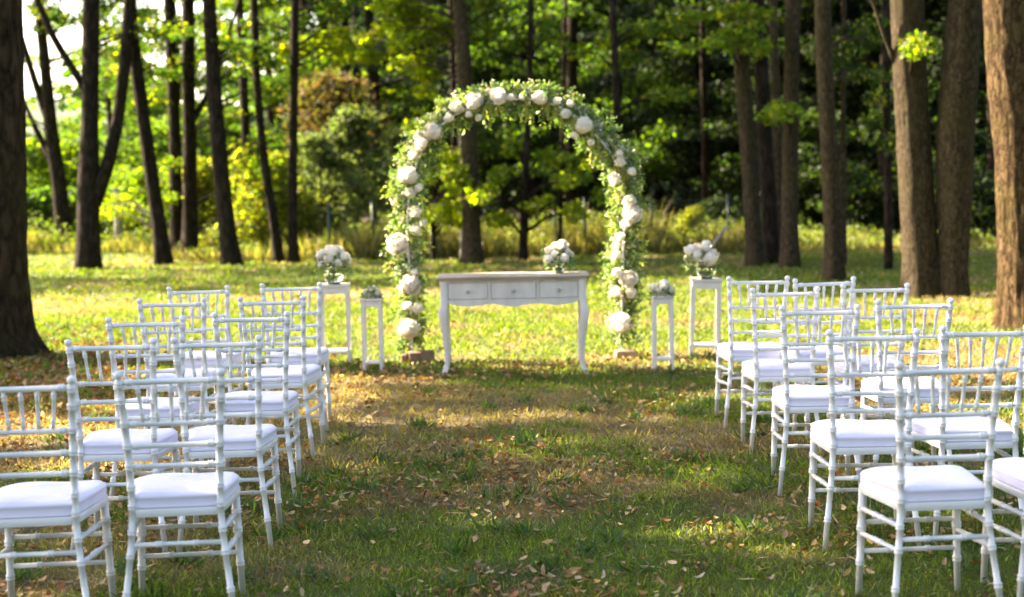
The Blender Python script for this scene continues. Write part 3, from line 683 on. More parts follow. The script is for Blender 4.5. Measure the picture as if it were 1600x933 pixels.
# flower stands
def stand(label, c, wd, h_, shelf, lean=0, rz=0):
    t = thing('plant_stand', label, 'stand', (c[0], c[1], 0), rot=(0, lean, rz), group='slim white flower stands beside the arch')
    b = MB(); b.box((0, 0, h_ - .009), (wd + .012, wd + .012, .018), .004); b.obj('stand_top', stand_paint, t, 30)
    L_ = .027; ap = .055 if wd > .2 else .045
    for sx in (-1, 1):
        for sy in (-1, 1):
            secs = []
            for z_, k in ((0, 1.0), (h_ - .018, .97)):
                cx_, cy_ = sx * (wd / 2 - L_ / 2) * k, sy * (wd / 2 - L_ / 2) * k; e = L_ / 2 * (.8 if z_ == 0 else 1)
                secs.append([(cx_ - e, cy_ - e, z_), (cx_ + e, cy_ - e, z_), (cx_ + e, cy_ + e, z_), (cx_ - e, cy_ + e, z_)])
            b = MB(); b.loft(secs); b.obj('leg', stand_paint, t)
    q = wd / 2 - L_ / 2 - .002
    for k in range(4):
        b = MB(); b.box((0, -q, h_ - .018 - ap / 2), (wd - 2 * L_, .016, ap)); o = b.obj('apron', stand_paint, t); o.rotation_euler = (0, 0, k * math.pi / 2)
    b = MB(); b.box((0, 0, shelf), (wd - .012, wd - .012, .016), .003) if wd > .2 else b.box((0, 0, shelf), (wd - L_ * 2 + .03, wd - L_ * 2 + .03, .018), .003); b.obj('shelf', stand_paint, t, 30)
    return t
TL = (P(525, 577, 12.45)[0], 12.5); TR = (P(1100, 563, 12.5)[0], 12.5)
SL = (P(583, 585, 11.95)[0], 12.0); SR = (P(1037, 580, 11.75)[0], 11.8)
stand('taller white stand at the left holding a glass bowl of flowers', TL, .25, .67, .11, 0, .05)
stand('taller white stand at the right, leaning slightly, holding a glass bowl of flowers', TR, .245, .655, .1, R(2.2), -.06)
stand('short slim white stand left of the arch with one small flower ball', SL, .165, .59, .075, 0, 0)
stand('short slim white stand between table and tall right stand with cream flower ball', SR, .165, .585, .085, 0, 0)
bowl_vase('round glass vase on the taller left stand', (TL[0], TL[1], .671), .088, .15)
bouquet('loose white rose bouquet in the vase on the tall left stand', (TL[0] - .0, TL[1], .671 + .14), .135, .17, 12, PEONY[:1] + ROSE, spill=3)
trx = TR[0] + .655 * math.sin(R(2.2))
bowl_vase('round glass vase on the taller right stand', (trx, TR[1], .657), .088, .14)
bouquet('cream and pink bouquet in the vase on the tall right stand', (trx - .03, TR[1], .657 + .13), .14, .16, 11, ROSE, spill=0, base=(.8, .68, .56))
tv = P(874, 432, TY + .2); TVX = tv[0]
bowl_vase('small glass vase near the right end of the table', (TVX, TY + .19, .776), .055, .1)
bouquet('full white bouquet in the small vase on the console table', (TVX, TY + .19, .776 + .085), .1, .14, 12, ROSE, leafy=.35, stem=.08, spill=2, base=(.86, .84, .78))
bouquet('small white flower ball on the short left stand', (SL[0], SL[1], .60), .065, .085, 7, ROSE, stem=0, leafy=.2)
bouquet('small cream flower ball on the short right stand', (SR[0], SR[1], .595), .085, .08, 9, ROSE, stem=0, leafy=.15, base=(.8, .74, .58))

# ------------------------------------------------------------------ trees
def knobbly(seed, amp, flare=0.0, lobes=5, fiss=0.0):
    def f(i, t, p, r):
        z_ = p.z
        n_ = mnoise.noise(Vector((math.cos(t) * 1.6 + seed, math.sin(t) * 1.6, z_ * .5))) * .55 + mnoise.noise(Vector((math.cos(t) * 5 + seed, math.sin(t) * 5, z_ * 1.2))) * .3 + mnoise.noise(Vector((math.cos(t) * 13, math.sin(t) * 13 + seed, z_ * 2.2))) * .2
        fl = flare * math.exp(-max(0, z_) / .28) * (.6 + .7 * max(0, math.sin(t * lobes + seed)))
        if fiss: fl += fiss * (1 - 2.2 * abs(mnoise.noise(Vector((math.cos(t) * 8 + seed, math.sin(t) * 8, z_ * 1.6))))) - fiss * .6 + fiss * .6 * mnoise.noise(Vector((math.cos(t) * 20 + seed, math.sin(t) * 20, z_ * 5)))
        return r * (1 + amp * n_ + fl)
    return f
def resample(pts, rad, step):
    pts = [np.array(p, float) for p in pts]; d = np.r_[0, np.cumsum([np.linalg.norm(b - a) for a, b in zip(pts, pts[1:])])]
    n = max(3, int(d[-1] / step) + 1); s_ = np.linspace(0, d[-1], n); A = np.array(pts)
    # smooth interpolation
    Q = np.stack([np.interp(s_, d, A[:, k]) for k in range(3)], 1); rr = np.interp(s_, d, rad)
    for _ in range(3): Q[1:-1] = (Q[:-2] + Q[1:-1] * 2 + Q[2:]) / 4
    return Q, rr
def limb(name, pts, rad, m, parent, seed=0, amp=.09, flare=0., seg=16, step=.14, origin=(0, 0, 0), fiss=0.):
    Q, rr = resample(pts, rad, step); b = MB(); b.tube(Q - np.array(origin), rr, seg, disp=knobbly(seed, amp, flare, fiss=fiss)); return b.obj(name, m, parent, True)
crown_leaf = .24
def canopy(parent, c, r, n, origin, base=GREEN, cull=True, zmin=None, size=crown_leaf, name='crown', clumps=60):
    """leaf clumps through an ellipsoid; a leaf stays out where it would close one of the gaps that light the ground"""
    K = nrm(rng.normal(size=(clumps, 3))) * rng.random((clumps, 1)) ** .33 * np.array(r) * .88 + np.array(c)
    k = rng.integers(0, clumps, n); B = K[k] + rng.normal(size=(n, 3)) * np.array([.75, .75, .38]) * (np.array(r).mean() / 4)
    if zmin: B = B[B[:, 2] > zmin]
    if cull:
        gp = B[:, :2] - SD[:2] * (B[:, 2] / SD[2])[:, None]; Lv = lit(gp[:, 0], gp[:, 1]); B = B[rng.random(len(B)) > np.clip(Lv * 1.12, 0, 1)]
    n = len(B); D = rng.normal(size=(n, 3)); D[:, 2] = D[:, 2] * .6 - .2; L_ = size * np.exp(rng.normal(0, .2, n))
    g = Cloud(); g.add(*blades(B - np.array(origin), D, L_, L_ * .75, tints(n, base, .25, (base[0] * 2, base[1] * 1.5, base[2]), .2)))
    return link(name, g.mesh(name, leaf_m), parent)

def tree(label, px, m, Yb=None, extra=(), crown=None, sprays=(), flare=.38, cat='tree', name='tree', top=13., amp=.09, seg=18, group=None, seed=None):
    """px: list of (x, y, width) up the trunk, first at the ground"""
    b0 = G(px[0][0], px[0][1]); Yb = b0[1]; seed = seed if seed is not None else px[0][0] * .37
    pts = [P(a, b, Yb) for a, b, _ in px]; rad = [w_ / 2 / 2352 * Yb for *_, w_ in px]; pts[0][2] = -.05
    r0 = rad[0]
    if flare: rad[0] = rad[1] * 1.08
    d = (pts[-1] - pts[-2]); d /= np.linalg.norm(d)
    if top and pts[-1][2] < top:
        e = pts[-1] + d * (top - pts[-1][2]) * .55 * np.array([.8, 1, 1]); e2 = e + np.array([d[0] * .4, 0, 1]) * (top - e[2]); pts += [e, e2]; rad += [rad[-1] * .75, rad[-1] * .25]
    base = np.array([b0[0], Yb, 0.]); t = thing(name, label, cat, base, group=group)
    limb('trunk', pts, rad, m, t, seed, amp, flare, seg=seg * 2 if seg > 20 else seg, origin=base, step=.06 if seg > 20 else .14, fiss=.05 if seg > 30 else (.03 if seg > 20 else 0))
    for i, br in enumerate(extra):
        bp = [P(a, b, Yb + dy) for a, b, _, dy in br]; brd = [w_ / 2 / 2352 * Yb for _, _, w_, _ in br]
        d = (bp[-1] - bp[-2]); d /= np.linalg.norm(d)
        bp.append(bp[-1] + d * 2.2 + [0, 0, .5]); brd.append(brd[-1] * .4); limb('branch', bp, brd, m, t, seed + i * 7, amp, 0, seg=12, origin=base)
    if crown:
        cc, cr_, n = crown; C0 = base + np.array(cc); q = canopy(t, C0, cr_, n, base)
        for k in range(7):          # limbs that carry the crown
            a = k * 2.4 + seed; h0 = top * (.5 + .05 * k); p0 = np.array([np.interp(h0, [p[2] for p in pts], [p[j] for p in pts]) for j in range(3)])
            tip = C0 + np.array([math.cos(a) * cr_[0] * .75, math.sin(a) * cr_[1] * .75, cr_[2] * .3 * math.sin(k)]); mid = (p0 + tip) / 2 + [0, 0, .5]
            if h0 > 5.5: limb('limb', [p0, mid, tip], [max(.05, rad[1] * .38), rad[1] * .22, .02], m, t, seed + k, amp, 0, seg=8, step=.5, origin=base)
    if sprays:
        g = Cloud(); tw = MB()
        for (a, b, dy, rx, rz, n, base_c, sz) in sprays:
            c0 = P(a, b, Yb + dy); sx_, sz_ = rx / 2352 * Yb, rz / 2352 * Yb
            sz *= .78
            for q in range(max(2, n // 60)):
                cc = c0 + rng.uniform(-1, 1, 3) * [sx_, .8, sz_]; g.add(*blob(min(100, n * 2), cc - base, (sx_ * .45 + .1, .45, .14), sz, base_c, (.2, .2, .02), .2, flat=.45, droop=-.3))
                k = int(np.argmin([abs(p[2] - (cc[2] - .3)) for p in pts])); p0 = np.array([np.interp(max(.4, cc[2] - .35), [p[2] for p in pts], [p[j] for p in pts]) for j in range(3)])
                tw.tube([p0 - base, (p0 + cc) / 2 - base + [0, 0, .12], cc - base], [.022, .014, .005], 6)
        link('low_foliage', g.mesh('low_foliage', leaf_m), t); kind(tw.obj('twigs', m, t, True), 'stuff')
    return t
CR = lambda dx, dy, z_, r_=4.4, n=5200: ((dx, dy, z_), (r_, r_, 3.2), n)
LB = (.085, .14, .014); LY = (.17, .22, .018); LD = (.03, .06, .018); LG = (.05, .095, .02)
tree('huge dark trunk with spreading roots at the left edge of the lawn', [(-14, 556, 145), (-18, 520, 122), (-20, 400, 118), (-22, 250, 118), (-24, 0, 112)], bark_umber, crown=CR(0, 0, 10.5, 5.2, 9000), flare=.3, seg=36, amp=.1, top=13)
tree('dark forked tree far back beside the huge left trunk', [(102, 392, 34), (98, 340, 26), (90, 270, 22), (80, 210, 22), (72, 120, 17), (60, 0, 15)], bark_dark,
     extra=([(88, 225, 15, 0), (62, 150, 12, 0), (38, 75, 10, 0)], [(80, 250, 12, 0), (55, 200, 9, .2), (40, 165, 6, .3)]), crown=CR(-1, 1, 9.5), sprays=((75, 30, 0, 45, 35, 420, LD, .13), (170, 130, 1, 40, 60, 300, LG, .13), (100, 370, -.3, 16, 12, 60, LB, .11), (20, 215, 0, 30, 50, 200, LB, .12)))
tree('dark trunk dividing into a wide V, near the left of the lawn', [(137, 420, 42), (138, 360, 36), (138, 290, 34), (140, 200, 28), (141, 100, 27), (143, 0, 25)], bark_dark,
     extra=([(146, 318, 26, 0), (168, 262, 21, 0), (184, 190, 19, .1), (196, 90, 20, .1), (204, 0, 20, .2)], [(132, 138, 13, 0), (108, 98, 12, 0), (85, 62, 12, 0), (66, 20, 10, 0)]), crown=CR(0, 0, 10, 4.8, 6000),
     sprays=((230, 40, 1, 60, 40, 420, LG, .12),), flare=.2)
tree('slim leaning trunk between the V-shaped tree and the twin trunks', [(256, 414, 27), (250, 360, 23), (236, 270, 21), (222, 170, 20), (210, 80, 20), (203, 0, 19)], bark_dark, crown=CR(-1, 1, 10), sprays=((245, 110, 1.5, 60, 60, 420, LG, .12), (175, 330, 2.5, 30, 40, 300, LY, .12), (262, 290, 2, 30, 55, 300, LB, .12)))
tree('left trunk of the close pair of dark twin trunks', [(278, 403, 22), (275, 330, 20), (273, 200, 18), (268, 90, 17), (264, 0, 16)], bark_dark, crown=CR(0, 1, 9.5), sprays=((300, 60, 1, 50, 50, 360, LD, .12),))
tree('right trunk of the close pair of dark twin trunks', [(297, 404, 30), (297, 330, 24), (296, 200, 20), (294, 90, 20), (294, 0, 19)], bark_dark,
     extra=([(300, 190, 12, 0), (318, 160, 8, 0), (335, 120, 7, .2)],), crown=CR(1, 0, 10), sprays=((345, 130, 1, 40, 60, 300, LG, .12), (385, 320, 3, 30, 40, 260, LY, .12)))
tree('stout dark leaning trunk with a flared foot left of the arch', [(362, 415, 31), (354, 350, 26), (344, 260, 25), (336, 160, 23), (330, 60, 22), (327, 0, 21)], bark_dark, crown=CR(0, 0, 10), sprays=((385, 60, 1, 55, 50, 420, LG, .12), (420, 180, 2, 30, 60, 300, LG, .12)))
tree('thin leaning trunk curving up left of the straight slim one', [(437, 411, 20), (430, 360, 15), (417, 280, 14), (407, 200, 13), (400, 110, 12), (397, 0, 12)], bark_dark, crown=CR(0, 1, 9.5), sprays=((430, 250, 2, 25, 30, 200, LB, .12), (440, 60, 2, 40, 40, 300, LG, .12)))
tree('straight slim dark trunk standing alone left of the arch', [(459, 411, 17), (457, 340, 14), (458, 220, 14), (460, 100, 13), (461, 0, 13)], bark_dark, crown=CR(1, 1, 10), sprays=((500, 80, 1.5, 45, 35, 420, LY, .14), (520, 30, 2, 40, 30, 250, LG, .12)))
tree('sturdy grey trunk seen through the flower arch', [(738, 412, 33), (737, 350, 28), (734, 240, 26), (727, 130, 24), (722, 50, 22), (716, 0, 20)], bark_brown, crown=CR(0, 0, 10.2, 4.8, 6000), sprays=((620, 30, 1.5, 45, 30, 500, LY, .15), (665, 60, 1.5, 40, 35, 500, LY, .15), (650, 120, 1.5, 30, 25, 300, LY, .15), (600, 75, 2, 25, 20, 200, LY, .15), (770, 20, 1, 50, 25, 240, LG, .12)))  # upper-left sprays use the brightest leaf tint in place of sun
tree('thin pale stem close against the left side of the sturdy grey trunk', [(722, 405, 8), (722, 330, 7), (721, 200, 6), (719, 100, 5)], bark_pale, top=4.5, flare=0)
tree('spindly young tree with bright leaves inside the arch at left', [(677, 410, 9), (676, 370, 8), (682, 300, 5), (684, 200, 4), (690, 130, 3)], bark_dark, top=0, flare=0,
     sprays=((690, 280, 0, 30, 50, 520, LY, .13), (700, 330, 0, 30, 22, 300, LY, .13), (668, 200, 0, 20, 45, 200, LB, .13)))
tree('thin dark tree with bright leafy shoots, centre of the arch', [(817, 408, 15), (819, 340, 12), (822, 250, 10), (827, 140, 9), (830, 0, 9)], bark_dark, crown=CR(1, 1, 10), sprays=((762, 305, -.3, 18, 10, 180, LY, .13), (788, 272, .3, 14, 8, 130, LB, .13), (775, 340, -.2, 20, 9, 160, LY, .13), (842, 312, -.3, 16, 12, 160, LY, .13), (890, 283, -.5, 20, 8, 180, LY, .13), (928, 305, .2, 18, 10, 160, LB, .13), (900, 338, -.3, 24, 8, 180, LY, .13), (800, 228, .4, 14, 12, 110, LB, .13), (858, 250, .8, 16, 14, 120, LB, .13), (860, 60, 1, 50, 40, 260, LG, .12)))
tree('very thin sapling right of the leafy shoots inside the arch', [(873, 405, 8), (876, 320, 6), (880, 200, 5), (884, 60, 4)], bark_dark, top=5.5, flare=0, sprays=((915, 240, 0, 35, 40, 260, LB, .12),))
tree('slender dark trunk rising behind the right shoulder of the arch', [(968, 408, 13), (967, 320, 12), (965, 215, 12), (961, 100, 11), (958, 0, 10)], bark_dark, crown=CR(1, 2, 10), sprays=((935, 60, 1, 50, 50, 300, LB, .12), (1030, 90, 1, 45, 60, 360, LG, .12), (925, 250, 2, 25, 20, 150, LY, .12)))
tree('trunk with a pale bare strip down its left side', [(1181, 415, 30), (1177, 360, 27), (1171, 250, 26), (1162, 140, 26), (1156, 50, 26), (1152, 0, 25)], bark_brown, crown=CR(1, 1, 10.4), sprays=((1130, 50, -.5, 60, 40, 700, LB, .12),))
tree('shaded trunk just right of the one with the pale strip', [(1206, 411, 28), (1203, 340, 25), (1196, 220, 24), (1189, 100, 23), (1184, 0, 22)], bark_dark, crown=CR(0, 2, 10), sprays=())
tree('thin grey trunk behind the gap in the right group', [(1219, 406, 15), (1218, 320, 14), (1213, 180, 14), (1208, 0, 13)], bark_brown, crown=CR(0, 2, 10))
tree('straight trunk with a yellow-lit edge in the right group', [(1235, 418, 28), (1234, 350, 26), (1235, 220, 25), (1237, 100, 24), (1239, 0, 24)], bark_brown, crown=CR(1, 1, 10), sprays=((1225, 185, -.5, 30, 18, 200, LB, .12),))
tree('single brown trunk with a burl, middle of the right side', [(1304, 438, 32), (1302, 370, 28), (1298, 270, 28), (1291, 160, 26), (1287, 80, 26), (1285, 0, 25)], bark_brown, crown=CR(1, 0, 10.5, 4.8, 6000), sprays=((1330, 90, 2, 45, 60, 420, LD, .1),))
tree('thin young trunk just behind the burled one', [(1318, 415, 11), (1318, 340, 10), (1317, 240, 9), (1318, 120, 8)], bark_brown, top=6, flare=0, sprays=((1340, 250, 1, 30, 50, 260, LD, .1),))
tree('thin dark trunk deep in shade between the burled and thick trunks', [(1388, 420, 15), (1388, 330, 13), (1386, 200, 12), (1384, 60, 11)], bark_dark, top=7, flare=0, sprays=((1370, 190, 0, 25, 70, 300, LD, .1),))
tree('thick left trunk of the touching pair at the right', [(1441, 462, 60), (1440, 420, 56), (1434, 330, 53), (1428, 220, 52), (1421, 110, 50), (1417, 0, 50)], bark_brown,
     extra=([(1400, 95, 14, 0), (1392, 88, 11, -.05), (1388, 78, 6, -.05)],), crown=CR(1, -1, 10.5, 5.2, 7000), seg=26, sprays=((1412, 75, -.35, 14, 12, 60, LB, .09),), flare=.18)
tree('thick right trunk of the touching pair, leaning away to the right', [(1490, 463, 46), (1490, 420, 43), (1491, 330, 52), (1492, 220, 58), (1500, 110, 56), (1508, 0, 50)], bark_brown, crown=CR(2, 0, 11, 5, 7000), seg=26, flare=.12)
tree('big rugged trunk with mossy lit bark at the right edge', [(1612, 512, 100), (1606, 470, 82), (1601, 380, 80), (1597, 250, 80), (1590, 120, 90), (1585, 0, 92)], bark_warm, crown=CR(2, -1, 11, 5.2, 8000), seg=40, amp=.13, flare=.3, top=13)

# trees outside the frame that shade the front of the lawn
def shade_tree(label, x_, y_, r_, n, h_=9.5):
    base = np.array([x_, y_, 0.]); t = thing('tree', label, 'tree', base)
    limb('trunk', [base, base + [.1, .1, 3], base + [-.1, .2, 7], base + [.1, 0, 12]], [.3, .25, .2, .05], bark_dark, t, x_, .09, .3, seg=14, step=.4, origin=base)
    for k in range(5):
        a = k * 1.3; limb('limb', [base + [0, .1, 5 + k * .6], base + [math.cos(a) * r_ * .5, math.sin(a) * r_ * .5, 8.2], base + [math.cos(a) * r_ * .8, math.sin(a) * r_ * .8, 9.6]], [.1, .06, .02], bark_dark, t, k, .09, 0, seg=8, step=.6, origin=base)
    canopy(t, base + [0, 0, h_ + .6], (r_, r_, 2.9), n, base, clumps=90)
for lab, a in (('broad tree left of the view shading the front chairs', (-11.5, 10.8, 5.0, 12000)), ('broad tree beyond the left edge shading the aisle', (-15.2, 15.4, 5.2, 12000)), ('tree left of the view shading the right-hand chairs', (-7.6, 9.4, 3.8, 8000)),
               ('tree further left shading the outer left chairs', (-16.8, 9.6, 5.2, 12000)), ('tall tree far left of the lawn', (-20.5, 14.5, 5.2, 10000)), ('large tree behind the left tree row', (-15.5, 27, 5.5, 9000)),
               ('tree beside the viewer at the far left', (-11.0, 4.6, 4.6, 9000)), ('tree at the far left near the viewer', (-18, 3.5, 5, 9000)), ('leafy tree left beyond the lawn edge', (-19, 21, 5, 9000))):
    shade_tree(lab, *a)

# ------------------------------------------------------------------ the wood behind
def crown_mesh(kindn, seed, n, size, base, alt=None, share=.2, h_=9., r_=2.6, z0=1.2, m=None):
    g = Cloud(); K = 70 if kindn != 'shrub' else 34
    for i in range(K):
        f = (i + .5) / K
        if kindn == 'conifer':
            z_ = z0 + (h_ - z0) * f; rr = r_ * (1 - f) ** .75 * rng.uniform(.5, 1); a = rng.uniform(0, 6.28); c0 = (math.cos(a) * rr, math.sin(a) * rr, z_ - rr * .25); sx = (.55 + .5 * (1 - f), .55 + .5 * (1 - f), .2)
        elif kindn == 'shrub':
            a = rng.uniform(0, 6.28); z_ = h_ * f; rr = r_ * math.sqrt(max(.05, 1 - (f * 1.0) ** 2)) * rng.uniform(.2, 1); c0 = (math.cos(a) * rr, math.sin(a) * rr, z_ * .92 + .1); sx = (.4, .4, .24)
        else:
            a = rng.uniform(0, 6.28); z_ = z0 + (h_ - z0) * f; rr = r_ * (.45 + .75 * math.sin(math.pi * min(1, f * .9 + .1))) * rng.uniform(.25, 1); c0 = (math.cos(a) * rr, math.sin(a) * rr, z_); sx = (.75, .75, .26)
        k = n // K; bb = np.array(base) * math.exp(rng.normal(0, .22)); g.add(*blob(k, c0, sx, size, bb, alt, share, flat=.5, droop=-.3))
    return g.mesh('crown', m or leaf_m)
def trunk_mesh(h_, r_, m, seed):
    b = MB(); pts = [(0, 0, -.1), (.05 * math.sin(seed), 0, h_ * .3), (.15 * math.sin(seed * 2), .1, h_ * .6), (.1, 0, h_)]; Q, rr = resample(pts, [r_, r_ * .8, r_ * .5, .02], .6)
    b.tube(Q, rr, 9, disp=knobbly(seed, .1)); 
    for k in range(7):
        a = k * 2.4 + seed; z_ = h_ * (.3 + .09 * k); b.tube([(0, 0, z_), (math.cos(a) * h_ * .1, math.sin(a) * h_ * .1, z_ + .3), (math.cos(a) * h_ * .19, math.sin(a) * h_ * .19, z_ + .5)], [r_ * .3, r_ * .2, .01], 6)
    return b.mesh('trunk', m, True)
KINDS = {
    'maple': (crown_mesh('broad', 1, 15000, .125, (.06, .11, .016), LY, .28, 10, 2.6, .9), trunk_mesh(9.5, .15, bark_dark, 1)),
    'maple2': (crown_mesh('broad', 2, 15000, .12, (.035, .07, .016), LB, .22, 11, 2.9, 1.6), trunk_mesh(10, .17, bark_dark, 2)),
    'dark': (crown_mesh('broad', 3, 15000, .125, (.013, .024, .01), (.03, .055, .014), .15, 11, 2.9, .4), trunk_mesh(10, .18, bark_dark, 3)),  # deep-wood shade put into these leaf colours, darker than the other crowns
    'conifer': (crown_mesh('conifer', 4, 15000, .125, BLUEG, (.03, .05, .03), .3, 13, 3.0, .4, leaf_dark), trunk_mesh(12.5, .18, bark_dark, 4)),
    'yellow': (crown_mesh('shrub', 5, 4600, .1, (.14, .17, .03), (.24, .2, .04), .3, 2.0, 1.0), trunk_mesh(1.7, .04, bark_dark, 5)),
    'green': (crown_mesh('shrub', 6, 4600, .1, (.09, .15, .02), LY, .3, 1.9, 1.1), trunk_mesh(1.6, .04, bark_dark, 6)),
    'shade': (crown_mesh('shrub', 9, 4200, .1, (.015, .027, .01), (.03, .05, .015), .3, 1.9, 1.1), trunk_mesh(1.6, .04, bark_dark, 9)),  # bush kind with shade painted in as darkened leaf colour
    'grey': (crown_mesh('shrub', 7, 4800, .11, (.07, .095, .055), (.09, .1, .05), .3, 2.9, 1.3), trunk_mesh(2.4, .05, bark_dark, 7)),
    'rust': (crown_mesh('broad', 8, 4200, .12, (.075, .045, .03), (.06, .06, .025), .4, 4.0, .75, 2.2), trunk_mesh(4, .06, bark_dark, 8)),
}
def wood(kindn, label, x_, y_, sc=1., group=None, cat='tree', name='tree', rz=None):
    t = thing(name, label, cat, (x_, y_, -.02), rz=rz if rz is not None else rng.uniform(0, 6.28), group=group); t.scale = (sc, sc, sc)
    link('crown', KINDS[kindn][0], t); link('trunk', KINDS[kindn][1], t); return t
def X_(px, Y_): return (px - 800) * Y_ / 2352
GW = 'trees of the wood behind the fence'
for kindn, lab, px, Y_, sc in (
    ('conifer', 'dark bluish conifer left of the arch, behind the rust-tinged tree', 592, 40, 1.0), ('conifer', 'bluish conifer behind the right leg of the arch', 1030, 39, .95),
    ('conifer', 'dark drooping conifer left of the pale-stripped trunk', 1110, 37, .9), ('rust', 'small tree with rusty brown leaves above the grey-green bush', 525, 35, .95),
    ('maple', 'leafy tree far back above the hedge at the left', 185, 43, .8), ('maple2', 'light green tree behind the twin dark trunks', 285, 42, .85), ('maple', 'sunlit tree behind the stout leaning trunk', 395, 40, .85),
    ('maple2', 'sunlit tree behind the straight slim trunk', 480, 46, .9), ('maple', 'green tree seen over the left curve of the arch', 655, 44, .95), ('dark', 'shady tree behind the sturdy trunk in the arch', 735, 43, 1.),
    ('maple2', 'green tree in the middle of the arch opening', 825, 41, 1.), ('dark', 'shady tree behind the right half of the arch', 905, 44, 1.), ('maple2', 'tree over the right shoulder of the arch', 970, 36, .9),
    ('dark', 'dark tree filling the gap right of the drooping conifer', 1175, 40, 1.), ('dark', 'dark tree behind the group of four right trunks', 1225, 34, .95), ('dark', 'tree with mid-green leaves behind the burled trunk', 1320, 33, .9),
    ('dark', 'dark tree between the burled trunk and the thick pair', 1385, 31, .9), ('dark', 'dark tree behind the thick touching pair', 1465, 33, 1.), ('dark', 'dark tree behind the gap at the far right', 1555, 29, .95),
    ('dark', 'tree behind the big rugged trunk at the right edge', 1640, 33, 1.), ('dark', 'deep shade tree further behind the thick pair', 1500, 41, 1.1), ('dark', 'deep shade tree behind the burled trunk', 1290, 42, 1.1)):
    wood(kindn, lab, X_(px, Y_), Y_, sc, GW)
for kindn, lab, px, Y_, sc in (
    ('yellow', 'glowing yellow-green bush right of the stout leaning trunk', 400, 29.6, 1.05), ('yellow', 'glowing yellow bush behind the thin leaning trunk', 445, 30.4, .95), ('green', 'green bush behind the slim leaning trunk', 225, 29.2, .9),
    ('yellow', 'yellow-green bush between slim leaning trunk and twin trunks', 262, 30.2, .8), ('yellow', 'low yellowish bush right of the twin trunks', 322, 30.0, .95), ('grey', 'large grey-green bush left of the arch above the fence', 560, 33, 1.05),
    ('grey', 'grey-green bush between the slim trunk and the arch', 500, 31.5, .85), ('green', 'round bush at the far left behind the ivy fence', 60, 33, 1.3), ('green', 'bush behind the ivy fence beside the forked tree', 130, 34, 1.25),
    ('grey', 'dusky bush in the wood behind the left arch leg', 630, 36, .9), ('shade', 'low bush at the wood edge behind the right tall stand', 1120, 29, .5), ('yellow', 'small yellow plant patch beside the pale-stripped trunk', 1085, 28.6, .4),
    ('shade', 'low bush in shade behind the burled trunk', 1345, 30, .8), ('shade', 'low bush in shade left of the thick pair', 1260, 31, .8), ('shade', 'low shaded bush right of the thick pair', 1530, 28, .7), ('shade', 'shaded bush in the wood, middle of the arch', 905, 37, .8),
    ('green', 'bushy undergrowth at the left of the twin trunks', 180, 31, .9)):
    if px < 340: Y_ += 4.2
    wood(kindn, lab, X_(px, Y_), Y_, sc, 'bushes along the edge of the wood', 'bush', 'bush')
# deep wood: one mass; its darkest leaf colours stand in for shade
g = Cloud()
def mass(x0, x1, y0, y1, z1, K, n, base, alt=None, sz=.34, z0=0.):
    for _ in range(K):
        c0 = (rng.uniform(x0, x1), rng.uniform(y0, y1), z0 + (z1 - z0) * rng.random()); g.add(*blob(n, c0, (1.5, 1.5, .55), sz, np.array(base) * math.exp(rng.normal(0, .25)), alt, .15, flat=.5))
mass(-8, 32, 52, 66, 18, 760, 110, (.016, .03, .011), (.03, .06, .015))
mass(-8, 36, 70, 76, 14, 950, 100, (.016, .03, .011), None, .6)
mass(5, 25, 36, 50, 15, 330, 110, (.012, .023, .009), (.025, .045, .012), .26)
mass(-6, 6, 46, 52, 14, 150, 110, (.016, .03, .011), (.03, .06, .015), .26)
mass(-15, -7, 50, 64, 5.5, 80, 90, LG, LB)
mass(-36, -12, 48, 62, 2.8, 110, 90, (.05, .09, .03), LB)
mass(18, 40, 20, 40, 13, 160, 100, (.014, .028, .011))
kind(link('far_woods', g.mesh('far_woods', leaf_m)), 'stuff')
g = Cloud()                             # unseen wood behind the viewer and at the right, added to dim skylight
mass(-22, 20, -18, -7, 13, 330, 80, (.03, .055, .018), None, .42)
mass(11, 20, -8, 18, 12, 200, 80, (.03, .055, .018), None, .42)
kind(link('unseen_shading_woods', g.mesh('unseen_shading_woods', leaf_m)), 'stuff')
b = MB(); rr_ = random.Random(3)
for i in range(90):
    y_ = rr_.uniform(33, 56); x_ = rr_.uniform(-.32, .42) * y_ if rr_.random() < .35 else rr_.uniform(-.05, .42) * y_
    if x_ < -.2 * y_: continue
    r_ = rr_.uniform(.06, .17); lx = rr_.uniform(-.5, .5); b.tube([(x_, y_, -.1), (x_ + lx * .3, y_, 4), (x_ + lx, y_, 13)], [r_, r_ * .85, r_ * .5], 8)
kind(b.obj('far_woods_trunks', bark_dark, None, True), 'stuff')

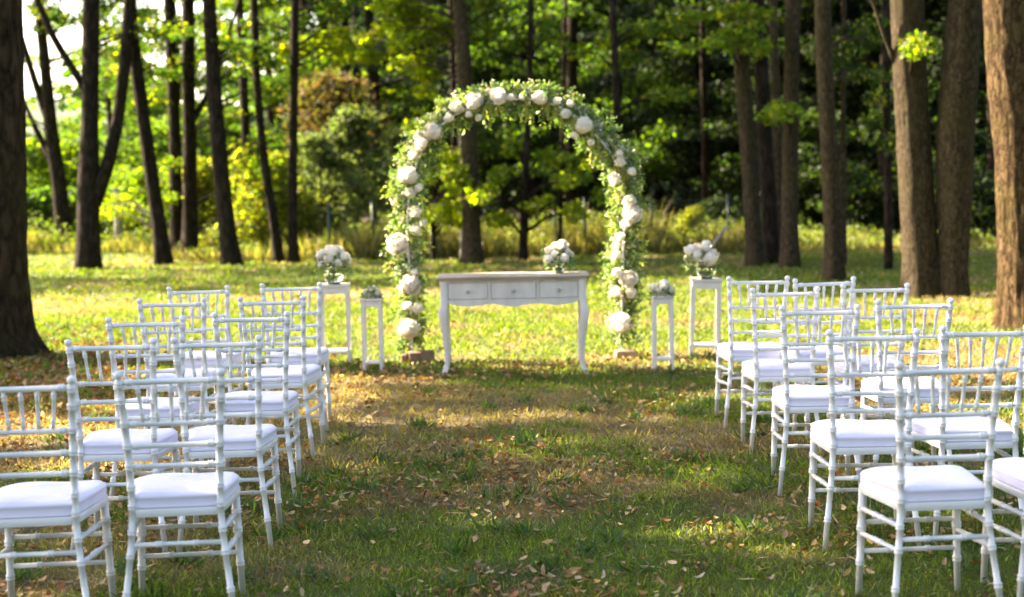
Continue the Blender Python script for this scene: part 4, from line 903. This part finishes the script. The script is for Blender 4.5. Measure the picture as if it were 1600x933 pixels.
# ------------------------------------------------------------------ fence, posts, pole, hill
def fence(label, x0, x1, Y_, h_, posts, ivy=0):
    t = thing('wire_fence', label, 'fence', (x0, Y_, 0))
    for p in posts:
        b = MB(); b.tube([(p - x0, 0, -.1), (p - x0, 0, h_ + .04)], .03, 8); b.obj('fence_post', metal_g, t, True)
    b = MB(); z_ = .05
    while z_ < h_: b.box(((x1 - x0) / 2, 0, z_), (x1 - x0, .004, .004)); z_ += .1
    x_ = 0
    while x_ < x1 - x0: b.box((x_, .006, h_ / 2), (.004, .004, h_)); x_ += .07
    kind(b.obj('wire_mesh', wire_m, t), 'stuff')
    if ivy:
        g = Cloud(); n = ivy; xx = rng.uniform(0, x1 - x0, n); zz = h_ * rng.random(n) ** .8 * (1 + .12 * fbm(xx * 2, xx * 0, 80)); B = np.stack([xx, rng.normal(0, .12, n) * (.6 + zz / h_), zz], 1); D = rng.normal(size=(n, 3)); D[:, 2] -= .3
        g.add(*blades(B, D, .11, .09, tints(n, (.05, .095, .025), .25, LB, .2))); kind(link('ivy', g.mesh('ivy', leaf_m), t), 'stuff')
    return t
FY = 27.6
fence('long green wire fence along the edge of the wood behind the arch', X_(500, FY), X_(1250, FY), FY, 1.0, [X_(q, FY) for q in (517, 585, 655, 741, 870, 916, 1020, 1140, 1235)])
fence('ivy-covered fence in the far left corner', X_(-60, 33.5), X_(240, 33.5), 33.5, 1.25, [X_(q, 33.5) for q in (-50, 39, 140, 239)], ivy=9000)
pb = G(186, 393); b = MB(); b.tube([(0, 0, -.1), (.01, 0, .6), (0, 0, 1.32)], [.1, .095, .09], 14, disp=knobbly(4, .03)); o = b.obj('wooden_post', bark_pale, None, True); o.location = (pb[0], pb[1], 0); tag(o, 'weathered grey post standing right of the V-shaped tree', 'post')
A_, B_ = P(1092, 408, 24.), P(1134, 355, 24.); A_[2] = 0
b = MB(); b.tube([(0, 0, 0), tuple((B_ - A_) * .5), tuple(B_ - A_)], [.028, .026, .022], 10); o = b.obj('leaning_pole', bark_pale, None, True); o.location = tuple(A_); tag(o, 'pale pole leaning over the weeds behind the right tall stand', 'pole')
hx = np.linspace(-420, 60, 60); V = []; F = []
for j, (yy, k) in enumerate(((300, 0), (340, .6), (400, 1.), (480, .8))):
    for q in hx: V.append((q, yy, -2 + k * (22 * math.exp(-((q + 130) / 110) ** 2) + 5 * fbm(np.array([q * .03]), np.array([j * 1.]), 90)[0])))
for j in range(3):
    for i in range(59): a = j * 60 + i; F.append((a, a + 1, a + 61, a + 60))
b = MB(); b.add(V, F); kind(b.obj('hill', noisy('hill_woods', [(.3, (.04, .07, .03)), (.7, (.09, .12, .06))], rough=1, scale=.12, bump=1, dist=3), None, True), 'structure')
